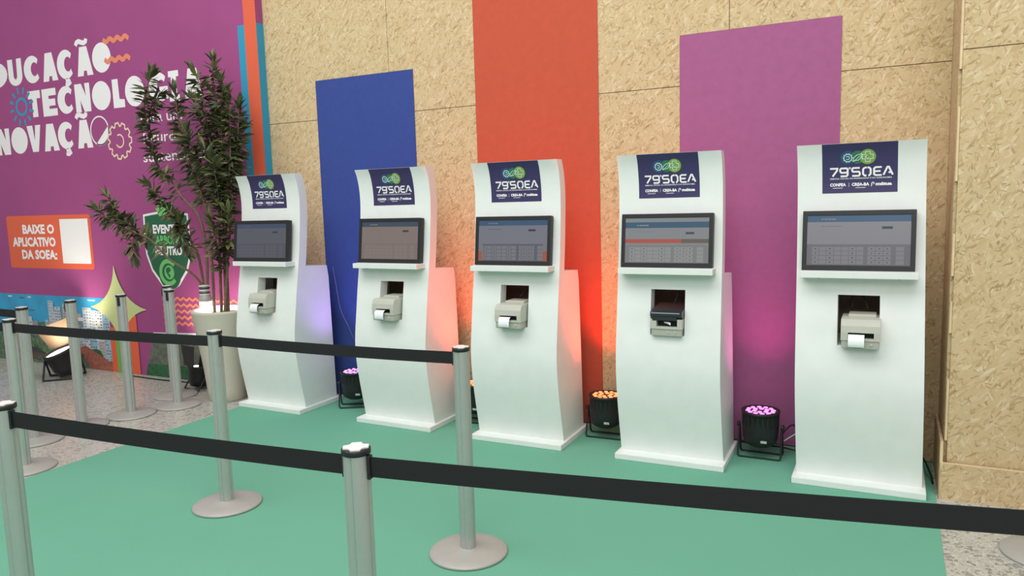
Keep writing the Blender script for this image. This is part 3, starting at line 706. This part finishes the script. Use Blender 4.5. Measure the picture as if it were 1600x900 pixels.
for i, paths in {2: [[(0.02, 0.10, 0.965), (0.03, 0.15, 1.0), (0.055, 0.2, 1.0), (0.06, 0.22, 0.93)]],
                 3: [[(0.01, 0.16, 0.955), (0.03, 0.18, 1.02), (0.07, 0.2, 1.03), (0.075, 0.23, 0.95)]],
                 4: [[(-0.05, 0.2, 0.955), (-0.05, 0.22, 1.05), (-0.05, 0.24, 1.08)], [(0.03, 0.19, 0.955), (0.0, 0.21, 1.02), (-0.03, 0.24, 1.08)]]}.items():
    q = MB()
    for p in paths: q.tube([on_kiosk(i, *c) for c in p], 0.0045, 'cable', 8)
    tag(q.build('printer_cable'), ['', '', 'thin black cable behind the printer before the orange-red banner', 'black cable looping up behind the charcoal-lidded printer', 'pair of black cables behind the printer next to the chipboard corner'][i], 'cable', 'printer cables')

# ================================================================== LED UPLIGHTERS
def uplighter(x, y, rz, colr, led, power, label, tilt=(0, 0), light_to=(0, 0.12, 1)):
    r = empty('led_uplighter', (x, y, 0.0052), (0, 0, rz)); tag(r, label, 'stage light', 'floor LED uplighters between the kiosks')
    q = MB(); q.lathe([(0.02, 0.065), (0.06, 0.07), (0.09, 0.09), (0.101, 0.12), (0.105, 0.18), (0.106, 0.272), (0.112, 0.275), (0.112, 0.288), (0.098, 0.288), (0.094, 0.282)], 'blackm', 36, cap=False)
    q.face([(0.094 * math.cos(a * math.pi / 12), 0.094 * math.sin(a * math.pi / 12), 0.2825) for a in range(24)], 'black')
    can = q.build('can', r)
    for a in (-0.9, -0.3, 0.3, 0.9, 2.3, 2.9, 3.5, 4.1):
        for z in (0.21, 0.225, 0.24):
            pass
    q = MB()
    for a in range(0, 360, 15):
        q.box(0.103, 0.1075, -0.004, 0.004, 0.20, 0.262, 'black', 0, Matrix.Rotation(math.radians(a), 4, 'Z'))
    q.build('cooling_fins', can)
    q = MB()
    for n, rr in ((6, 0.038), (12, 0.074)):
        for k in range(n):
            a = 2 * math.pi * (k + 0.5) / n
            q.lathe([(0.0135, 0.2828), (0.0135, 0.286), (0.009, 0.289)], led, 12, Matrix.Translation((rr * math.cos(a), rr * math.sin(a), 0)))
    q.build('led_lenses', r)
    for sgn in (1, -1):      # two hinged U brackets that form the stand
        q = MB(); t = 0.055 * sgn
        path = [(-0.122, 0, 0.20), (-0.124, t * 0.9, 0.02), (-0.116, t, 0.006), (0.116, t, 0.006), (0.124, t * 0.9, 0.02), (0.122, 0, 0.20)]
        for A, B in zip(path[:-1], path[1:]):
            q.tube([A, B], 0.006, 'blackm', 6)
        q.build('bracket', r)
    for sx in (-1, 1):
        q = MB(); q.lathe([(0.016, 0), (0.016, 0.014), (0.01, 0.018)], 'black', 12, Matrix.Translation((0.120 * sx, 0, 0.19)) @ Matrix.Rotation(math.radians(90 * sx), 4, 'Y')); q.build('clamp_knob', r)
    q = MB(); q.box(0.015, 0.05, -0.097, -0.094, 0.112, 0.127, 'label', 0, Matrix.Rotation(0.25, 4, 'X') @ Matrix.Translation((0, 0.03, 0.02))); q.build('rating_label', r)
    L = bpy.data.lights.new('led_beam', 'SPOT'); L.energy = power; L.color = colr; L.spot_size = math.radians(96); L.spot_blend = 1.0; L.shadow_soft_size = 0.08
    o = bpy.data.objects.new('led_beam', L); COL.objects.link(o); o.parent = r; o.location = (0, 0, 0.305)
    o.rotation_euler = Vector(light_to).to_track_quat('-Z', 'Y').to_euler()
    return r
LP = glow('violet_led', (0.80, 0.30, 1.0, 1), 2.6); LO = glow('orange_led', (1.0, 0.24, 0.08, 1), 3.0); LM = glow('magenta_led', (1.0, 0.25, 0.80, 1), 2.4)
uplighter(-3.74, 4.61, 0.5, (0.45, 0.2, 1.0), LP, 32, 'black LED uplighter glowing violet in front of the blue banner', light_to=(-0.1, 0.1, 1))
uplighter(-2.645, 4.60, 0.1, (1.0, 0.065, 0.03), LO, 95, 'black LED uplighter glowing orange beside the kiosk with the brown screen', light_to=(0, 0.1, 1))
uplighter(-1.665, 4.62, 0.05, (1.0, 0.065, 0.03), LO, 95, 'black LED uplighter glowing orange at the foot of the orange-red banner', light_to=(0, 0.1, 1))
uplighter(-0.675, 4.60, 0.0, (1.0, 0.10, 0.5), LM, 24, 'black LED uplighter glowing magenta in front of the purple banner', light_to=(0, 0.1, 1))

# ================================================================== BARRIER POSTS AND BELTS
def make_post():
    r = empty('barrier_post', (0, 0, 0))
    q = MB(); q.lathe([(0.174, 0.0), (0.178, 0.004), (0.178, 0.010), (0.172, 0.015), (0.12, 0.022), (0.045, 0.029), (0.038, 0.031)], 'steel', 56); q.build('base', r)
    q = MB(); outline = []
    for k in range(72):
        a = 2 * math.pi * k / 72; d = abs((math.degrees(a) + 45) % 90 - 45)   # four slots
        outline.append((0.0305 if d < 6 else 0.036 if d > 14 else 0.0355, a))
    rws = [[(rr * math.cos(a), rr * math.sin(a), z) for rr, a in outline] for z in (0.029, 0.935)]
    q.grid(rws, 'alu', True, True); q.build('pole', r)
    q = MB(); q.lathe([(0.0362, 0.934), (0.039, 0.9365), (0.039, 0.949), (0.037, 0.951), (0.030, 0.951)], 'black', 40); cp = q.build('cap', r)
    q = MB(); pts = []
    for k in range(4):
        a = k * math.pi / 2 + 0.5
        for da, rr in ((-0.36, 0.036), (0.36, 0.036), (0.62, 0.027), (0.95, 0.027)):
            pts.append((rr * math.cos(a + da), rr * math.sin(a + da)))
    q.face([(x, y, 0.9545) for x, y in pts], 'captop')
    for k in range(len(pts)):
        A = pts[k]; B = pts[(k + 1) % len(pts)]; q.face([(A[0], A[1], 0.9505), (B[0], B[1], 0.9505), (B[0], B[1], 0.9545), (A[0], A[1], 0.9545)], 'captop')
    q.build('cap_cross', cp)
    return r
proto = make_post()
POSTS = {
 'F0': (-2.684, 1.447, 0.0052, 'barrier post on the carpet starting the belt row that stands farthest from the kiosks'),
 'F1': (-1.254, 1.534, 0.0052, 'barrier post joining the two belts farthest from the kiosks, on the green carpet'),
 'F2': (0.50, 1.838, 0.0, 'barrier post holding the far end of the belt that leaves the carpet'),
 'M0': (-4.829, 2.690, 0.0, 'barrier post just off the carpet edge, at the start of the belts before the kiosks'),
 'M1': (-3.157, 2.770, 0.0052, 'barrier post on the carpet in front of the planter and its neighbouring kiosk'),
 'M2': (-1.681, 2.806, 0.0052, 'barrier post on the carpet ending the belt, in front of the orange-lit kiosk side'),
 'L1': (-5.35, 3.07, 0.0, 'barrier post on bare floor right behind the post at the carpet edge'),
 'L2': (-5.37, 3.43, 0.0, 'barrier post on bare floor in line with the lit floodlight'),
 'L3': (-5.29, 3.78, 0.0, 'barrier post on bare floor in front of the pale four-pointed star'),
 'L4': (-5.46, 4.33, 0.0, 'barrier post below the green shield, the one closer to the printed wall'),
 'L5': (-5.165, 4.115, 0.0, 'barrier post below the green shield, the one farther from the printed wall'),
 'M9': (-6.6, 2.62, 0.0, 'barrier post at the outer end of the belt that reaches the carpet edge post'),
 'L9': (-7.2, 3.25, 0.0, 'barrier post at the outer end of the belt behind the carpet edge post'),
 'R1': (0.64, 3.78, 0.0, 'barrier post on the speckled floor in front of the chipboard skirt')}
posts = {}
for i, (k, (x, y, z, lab)) in enumerate(POSTS.items()):
    o = proto if i == 0 else copy_tree(proto)
    o.location = (x, y, z); o.rotation_euler = (0, 0, (0.25, 0.1, 0.3, 0.15, 0.2, 0.1, 0.5, 0.3, -0.1, 0.6, 0.4, 0.2, 0.3, 0.2)[i]); tag(o, lab, 'barrier post', 'belt barrier posts'); posts[k] = o
def clip(parent_key, ang):      # black belt head at a post
    o = posts[parent_key]; q = MB()
    q.box(0.033, 0.043, -0.010, 0.010, 0.868, 0.933, 'black', 0.003, Matrix.Rotation(ang - o.rotation_euler.z, 4, 'Z')); q.build('belt_clip', o)
def belt(A, B, label, sag=0.006):
    pa = Vector(POSTS[A][:3]) if isinstance(A, str) else Vector(A); pb = Vector(POSTS[B][:3]) if isinstance(B, str) else Vector(B)
    d = (pb - pa); d.z = 0; L = d.length; d.normalize(); nrm = Vector((-d.y, d.x, 0)); a = math.atan2(d.y, d.x)
    if isinstance(A, str): clip(A, a)
    if isinstance(B, str): clip(B, a + math.pi)
    n = 16; f = []; bk = []
    for i in range(n + 1):
        t = i / n; p = pa + d * (0.0435 + (L - 0.087) * t); s = sag * 4 * t * (1 - t)
        lo = Vector((p.x, p.y, 0.873 - s + pa.z)); hi = Vector((p.x, p.y, 0.928 - s + pa.z)); f.append((lo - nrm * 0.001, hi - nrm * 0.001)); bk.append((hi + nrm * 0.001, lo + nrm * 0.001))
    q = MB(); q.grid(f, 'belt', True); q.grid(bk, 'belt', True); q.grid([[f[i][1], bk[i][0]] for i in range(n + 1)], 'belt', False); q.grid([[bk[i][1], f[i][0]] for i in range(n + 1)], 'belt', False)
    return tag(q.build('barrier_belt'), label, 'belt', 'black barrier belts')
belt('F0', 'F1', 'black belt across the carpet whose post pair stands farthest from the kiosks')
belt('F1', 'F2', 'long black belt running off the carpet over the speckled floor')
belt('M0', 'M1', 'black belt passing in front of the star and the planter')
belt('M1', 'M2', 'black belt passing in front of the kiosks lit violet and orange')
belt('M9', 'M0', 'black belt reaching the post at the carpet edge from outside')
belt('L9', 'L1', 'black belt reaching the post right behind the carpet edge post')
clip('L3', -1.15); clip('L4', -2.4); clip('L5', -1.15); clip('L2', -2.6)

# ================================================================== POTTED SHRUB
PX, PY = -4.955, 4.44
pot = empty('plant_pot', (PX, PY, 0)); tag(pot, 'tall round greige planter pot holding the shrub', 'plant pot')
q = MB(); q.lathe([(0.140, 0.0), (0.150, 0.01), (0.158, 0.10), (0.174, 0.28), (0.202, 0.50), (0.226, 0.66), (0.238, 0.735), (0.241, 0.750), (0.236, 0.760), (0.222, 0.760), (0.216, 0.745), (0.210, 0.70)], 'pot', 56, cap=False)
q.face([(0.140 * math.cos(a * math.pi / 14), 0.140 * math.sin(a * math.pi / 14), 0) for a in range(28)][::-1], 'pot'); q.build('vessel', pot)
q = MB(); rws = [[(0.211 * k / 5 * math.cos(a * math.pi / 14), 0.211 * k / 5 * math.sin(a * math.pi / 14), 0.715 + 0.012 * (1 - k / 5) + 0.006 * math.sin(a * 3.1 + k * 2)) for a in range(28)] for k in range(1, 6)]
q.grid(rws, 'soil', True, True); q.face(rws[0], 'soil'); q.build('soil', pot)

STEMS = {
 'S1': [(-5.46, 4.35, 2.7), (-5.58, 4.36, 2.47), (-5.58, 4.38, 2.22), (-5.52, 4.39, 1.96), (-5.43, 4.4, 1.88), (-5.27, 4.41, 1.68), (-5.11, 4.42, 1.52), (-5.08, 4.44, 1.2), (-5.11, 4.43, 0.72)],
 'S2': [(-5.43, 4.55, 2.57), (-5.39, 4.53, 2.21), (-5.33, 4.52, 2.03), (-5.21, 4.5, 1.83), (-5.09, 4.48, 1.58), (-5.06, 4.47, 1.2), (-5.05, 4.45, 0.72)],
 'S3': [(-4.96, 4.35, 2.67), (-4.91, 4.37, 2.5), (-4.9, 4.38, 2.23), (-4.84, 4.4, 1.86), (-4.87, 4.42, 1.59), (-4.92, 4.43, 1.2), (-4.97, 4.45, 0.72)],
 'S4': [(-4.91, 4.5, 2.76), (-4.91, 4.49, 2.57), (-4.85, 4.48, 2.23), (-4.87, 4.47, 1.86), (-4.9, 4.46, 1.2), (-4.92, 4.45, 0.72)],
 'S5': [(-4.72, 4.45, 2.47), (-4.72, 4.45, 2.21), (-4.76, 4.45, 1.89), (-4.84, 4.45, 1.59), (-4.89, 4.45, 0.72)],
 'S6': [(-4.70, 4.55, 2.2), (-4.75, 4.53, 1.95), (-4.79, 4.5, 1.74), (-4.82, 4.47, 1.46), (-4.88, 4.40, 0.72)],
 'S7': [(-6.02, 4.15, 1.61), (-5.88, 4.19, 1.5), (-5.74, 4.24, 1.42), (-5.54, 4.28, 1.34), (-5.39, 4.32, 1.18), (-5.18, 4.36, 1.06), (-5.11, 4.41, 0.92), (-5.12, 4.43, 0.72)],
 'S7b': [(-6.01, 4.25, 1.72), (-5.86, 4.25, 1.54), (-5.54, 4.28, 1.34)], 'S7c': [(-5.66, 4.2, 1.22), (-5.67, 4.2, 1.32), (-5.62, 4.26, 1.38)],
 'S8': [(-5.57, 4.3, 1.81), (-5.44, 4.32, 1.69), (-5.4, 4.35, 1.59), (-5.25, 4.38, 1.45), (-5.19, 4.4, 1.29), (-5.15, 4.42, 1.17), (-5.12, 4.45, 0.72)],
 'S9': [(-5.1, 4.3, 1.24), (-5.22, 4.32, 1.36), (-5.33, 4.36, 1.52)], 'S10': [(-4.86, 4.3, 2.07), (-4.82, 4.34, 1.91), (-4.85, 4.42, 1.72)],
 'S11': [(-5.43, 4.4, 2.53), (-5.54, 4.4, 2.46), (-5.58, 4.38, 2.3)], 'S12': [(-4.72, 4.4, 2.58), (-4.76, 4.42, 2.37), (-4.82, 4.45, 2.18)],
 'S13': [(-5.18, 4.5, 1.94), (-5.15, 4.5, 1.73), (-5.09, 4.48, 1.58)], 'S14': [(-4.84, 4.3, 1.49), (-4.84, 4.34, 1.31), (-4.91, 4.43, 1.06)],
 'S15': [(-4.74, 4.38, 1.56), (-4.77, 4.4, 1.36), (-4.88, 4.45, 1.11)], 'S16': [(-5.02, 4.28, 2.2), (-4.97, 4.34, 1.98), (-4.85, 4.41, 1.75)], 'S18': [(-4.66, 4.5, 2.38), (-4.72, 4.5, 2.05), (-4.82, 4.47, 1.7)], 'S19': [(-5.05, 4.4, 2.45), (-4.98, 4.42, 2.2), (-4.88, 4.45, 1.9)], 'S20': [(-4.78, 4.3, 1.98), (-4.8, 4.35, 1.75), (-4.88, 4.43, 1.5)], 'S17': [(-4.98, 4.55, 2.35), (-4.93, 4.52, 2.1), (-4.87, 4.47, 1.86)]}
shrub = empty('potted_shrub', (PX, PY, 0.73)); tag(shrub, 'tall leafy shrub with narrow dark leaves growing in the greige pot', 'shrub')
off = Vector((PX, PY, 0.73))
def catmull(pts, n):
    pts = [Vector(p) for p in pts]; out = []
    for i in range(len(pts) - 1):
        p0 = pts[max(i - 1, 0)]; p1 = pts[i]; p2 = pts[i + 1]; p3 = pts[min(i + 2, len(pts) - 1)]
        for k in range(n):
            t = k / n; out.append(0.5 * ((2 * p1) + (p2 - p0) * t + (2 * p0 - 5 * p1 + 4 * p2 - p3) * t * t + (3 * p1 - p0 - 3 * p2 + p3) * t ** 3))
    out.append(pts[-1]); return out
rl = random.Random(11); leaves = []
LEAFY = dict(S1=1.15, S2=1.0, S3=1.3, S4=1.35, S5=1.15, S6=0.75, S18=0.6, S19=0.5, S20=0.45, S7=0.75, S7b=0.5, S7c=0.16, S8=0.72, S9=0.4, S10=0.4, S11=0.3, S12=0.45, S13=0.4, S14=0.45, S15=0.5, S16=0.5, S17=0.55)
for k, pts in STEMS.items():
    sp = catmull(pts, 6); q = MB(); main = len(pts) > 3
    q.tube([p - off for p in sp], 0.0035, 'stem', 7, 0.013 if main else 0.006); q.build('stem', shrub)
    # leaves from the tip downwards
    acc = 0.0; nxt = 0.0
    for i in range(len(sp) - 1):
        seg = (sp[i + 1] - sp[i]); L = seg.length
        while nxt < acc + L and nxt < LEAFY[k]:
            p = sp[i] + seg * ((nxt - acc) / L); ax = -seg.normalized()
            dens = 5 if nxt < LEAFY[k] * 0.8 else 2
            for j in range(dens):
                a = rl.uniform(0, 2 * math.pi); side = ax.orthogonal().normalized(); side.rotate(Matrix.Rotation(a, 3, ax))
                open_ = 0.4 + 0.8 * min(1, nxt / 0.12) + rl.uniform(-0.3, 0.45)
                if nxt < 0.03: open_ = rl.uniform(0.1, 0.5)
                d = (ax * math.cos(open_) + side * math.sin(open_)); d.z += rl.uniform(-0.45, 0.15); d.normalize()
                ln = rl.uniform(0.08, 0.135)
                tip = p + d * ln
                if tip.y > YL - 0.03 or (tip.x > -4.645 and tip.z < 1.86): continue
                leaves.append((p.copy(), d, ln, rl.random()))
            nxt += 0.024
        acc += L
def leaf_mesh(mat, wd, curl):
    q = MB(); prof = [(0, 0.012), (0.12, 0.35), (0.32, 0.9), (0.5, 1.0), (0.72, 0.72), (0.9, 0.25), (1.0, 0.0)]
    for s in (-1, 1):
        rws = []
        for t, w in prof:
            zc = -curl * t * t; rws.append([(0, t, zc), (s * w * wd, t, zc + 0.30 * w * wd)] if s > 0 else [(s * w * wd, t, zc + 0.30 * w * wd), (0, t, zc)])
        q.grid(rws, mat, True)
    me_o = q.build('leaf'); me = me_o.data; bpy.data.objects.remove(me_o); return me
LM_ = [leaf_mesh(m, w, c) for m, w, c in (('leaf1', 0.145, 0.1), ('leaf1', 0.12, 0.2), ('leaf2', 0.14, 0.05), ('leaf3', 0.13, 0.15))]
def leaf_matrix(p, d, ln, rv):
    y = d; z = Vector((0, 0, 1)) - y * y.z
    if z.length < 0.2: z = y.orthogonal()
    z.normalize(); x = y.cross(z); m = Matrix((x, y, z)).transposed().to_4x4() @ Matrix.Rotation((rv - 0.5) * 1.6, 4, 'Y')
    m = m @ Matrix.Scale(ln, 4); m.translation = p - off; return m
leaves.sort(key=lambda L: (L[0] - Vector((0, 0, 1.6))).length)
def pick(L):
    rv = (L[3] * 37.7) % 1.0
    if L[0].z < 1.45: return 3 if rv < 0.45 else (0 if rv < 0.75 else 2)
    return 2 if rv < 0.28 else (0 if rv < 0.7 else 1)
rest = MB()
for n, L in enumerate(leaves):
    mm = leaf_matrix(*L); me = LM_[pick(L)]
    if n < 290:
        o = bpy.data.objects.new('leaf', me); COL.objects.link(o); o.parent = shrub; o.matrix_local = mm
    else:
        bse = len(rest.v); rest.v += [tuple(mm @ v.co) for v in me.vertices]; kk = rest.mat(me.materials[0])
        for f in me.polygons: rest.f.append(tuple(bse + i for i in f.vertices)); rest.mi.append(kk); rest.sm.append(True)
fo = rest.build('foliage', shrub); fo['kind'] = 'stuff'

# ================================================================== FLOODLIGHTS AND POT LAMP
WARM = glow('warm_lamp_face', (1.0, 0.86, 0.72, 1), 14)
def floodlight(x, y, rz, label, power, aim, flaps, rx, ry):
    r = empty('floodlight', (x, y, 0), (0, 0, rz)); tag(r, label, 'floodlight', 'warm floodlights on the floor')
    tilt = Matrix.Translation((0, 0, 0.155)) @ Matrix.Rotation(math.radians(rx), 4, 'X') @ Matrix.Rotation(math.radians(ry), 4, 'Y')
    q = MB(); q.lathe([(0.05, -0.13), (0.085, -0.12), (0.105, -0.06), (0.112, 0.05), (0.118, 0.055), (0.118, 0.075), (0.104, 0.075), (0.100, 0.06)], 'blackm', 32, tilt, cap=False); q.face([tilt @ Vector((0.05 * math.cos(a * math.pi / 8), 0.05 * math.sin(a * math.pi / 8), -0.13)) for a in range(16)][::-1], 'blackm'); q.build('can', r)
    q = MB(); q.face([tilt @ Vector((0.1 * math.cos(a * math.pi / 14), 0.1 * math.sin(a * math.pi / 14), 0.062)) for a in range(28)], WARM); q.build('lamp_face', r)
    for ang, ln, opn, wd, fm_ in flaps:
        q = MB(); m = tilt @ Matrix.Rotation(math.radians(ang), 4, 'Z') @ Matrix.Translation((0, 0.116, 0.078)) @ Matrix.Rotation(math.radians(opn), 4, 'X')
        a = [(-0.085, 0), (0.085, 0), (wd, ln), (-wd, ln)]
        q.face([m @ Vector((px, 0.0015, pz)) for px, pz in a][::-1], 'blackm'); q.face([m @ Vector((px, -0.0015, pz)) for px, pz in a], fm_)
        for k in range(4):
            A = a[k]; B = a[(k + 1) % 4]; q.face([m @ Vector((A[0], -0.0015, A[1])), m @ Vector((B[0], -0.0015, B[1])), m @ Vector((B[0], 0.0015, B[1])), m @ Vector((A[0], 0.0015, A[1]))], 'blackm')
        q.build('barn_door', r)
    q = MB()
    for sgn in (-1, 1):
        path = [(-0.128, 0, 0.155), (-0.128, 0.10 * sgn, 0.008), (0.128, 0.10 * sgn, 0.008), (0.128, 0, 0.155)]
        for A, B in zip(path[:-1], path[1:]): q.tube([A, B], 0.008, 'blackm', 6)
    q.build('bracket', r)
    L = bpy.data.lights.new('flood_beam', 'SPOT'); L.energy = power; L.color = (1.0, 0.86, 0.72); L.spot_size = math.radians(120); L.spot_blend = 0.8; L.shadow_soft_size = 0.08
    o = bpy.data.objects.new('flood_beam', L); COL.objects.link(o); o.parent = r; o.location = tilt @ Vector((0, 0, 0.085)); o.rotation_euler = Vector(aim).to_track_quat('-Z', 'Y').to_euler()
    return r
fl1 = floodlight(-7.12, 4.42, 0.75, 'black floodlight with a lamplit barn door, in front of the city picture', 55, (0, 0.45, 1), [(0, 0.2, -20, 0.14, 'tan'), (90, 0.19, -40, 0.12, 'blackm')], 8, -20)
fl1.scale = (1.2, 1.2, 1.2)
fl2 = floodlight(-5.46, 4.60, -0.2, 'black floodlight with raised barn door beside the plant pot', 60, (0, 0.4, 1), [(180, 0.2, -6, 0.12, 'tan'), (-90, 0.16, -22, 0.10, 'tan')], -6, 0)
fl2.scale = (0.9, 0.9, 0.9)
lamp = empty('pot_lamp', (-5.09, 4.40, 0.722)); tag(lamp, 'small glowing spot lamp with ribbed collar standing in the plant pot', 'lamp')
q = MB(); q.lathe([(0.028, 0.0), (0.034, 0.01), (0.036, 0.07), (0.034, 0.085)], glow('lamp_glass', (1.0, 0.95, 0.9, 1), 4), 24); q.build('glowing_glass', lamp)
q = MB(); q.lathe([(0.036, 0.085), (0.038, 0.11), (0.03, 0.13), (0.024, 0.19), (0.018, 0.2)], 'steel', 24); q.build('neck', lamp)
for k in range(5):
    q = MB(); q.lathe([(0.026, 0.128 + k * 0.015), (0.033, 0.130 + k * 0.015), (0.033, 0.134 + k * 0.015), (0.026, 0.136 + k * 0.015)], 'black' if k % 2 else 'captop', 24); q.build('rib', lamp)
lamp.scale = (1.35, 1.35, 1.2)
Lp = bpy.data.lights.new('pot_lamp_light', 'POINT'); Lp.energy = 5; Lp.color = (1.0, 0.9, 0.8); Lp.shadow_soft_size = 0.05
o = bpy.data.objects.new('pot_lamp_light', Lp); COL.objects.link(o); o.parent = lamp; o.location = (0, 0.09, 0.05)

# ================================================================== CABLES
def cable(pts, r, m, label):
    q = MB(); q.tube(catmull(pts, 6), r, m, 7); return tag(q.build('cable'), label, 'cable')
cable([(-6.6, 4.70, 0.006), (-6.1, 4.68, 0.006), (-5.75, 4.70, 0.006), (-5.52, 4.62, 0.006)], 0.006, 'cable', 'black cable lying on the floor along the printed wall')
cable([(-0.56, 4.64, 0.14), (-0.50, 4.70, 0.19), (-0.44, 4.72, 0.10), (-0.46, 4.76, 0.012), (-0.60, 4.80, 0.012), (-0.95, 4.82, 0.012)], 0.005, 'cable', 'black cable curling behind the magenta uplighter')
cable([(-0.55, 4.68, 0.09), (-0.47, 4.72, 0.14), (-0.40, 4.78, 0.15)], 0.004, 'wcable', 'short white cable behind the magenta uplighter')
cable([(0.14, 4.74, 0.10), (0.19, 4.66, 0.09), (0.225, 4.55, 0.04), (0.235, 4.48, 0.012)], 0.005, 'cable', 'black cable dropping behind the kiosk next to the chipboard corner')
cable([(-3.99, 4.72, 1.10), (-3.985, 4.74, 0.95), (-3.97, 4.76, 0.75), (-3.93, 4.80, 0.6), (-3.90, 4.82, 0.50)], 0.0018, 'gcable', 'thin pale cable hanging behind the kiosk next to the shrub')
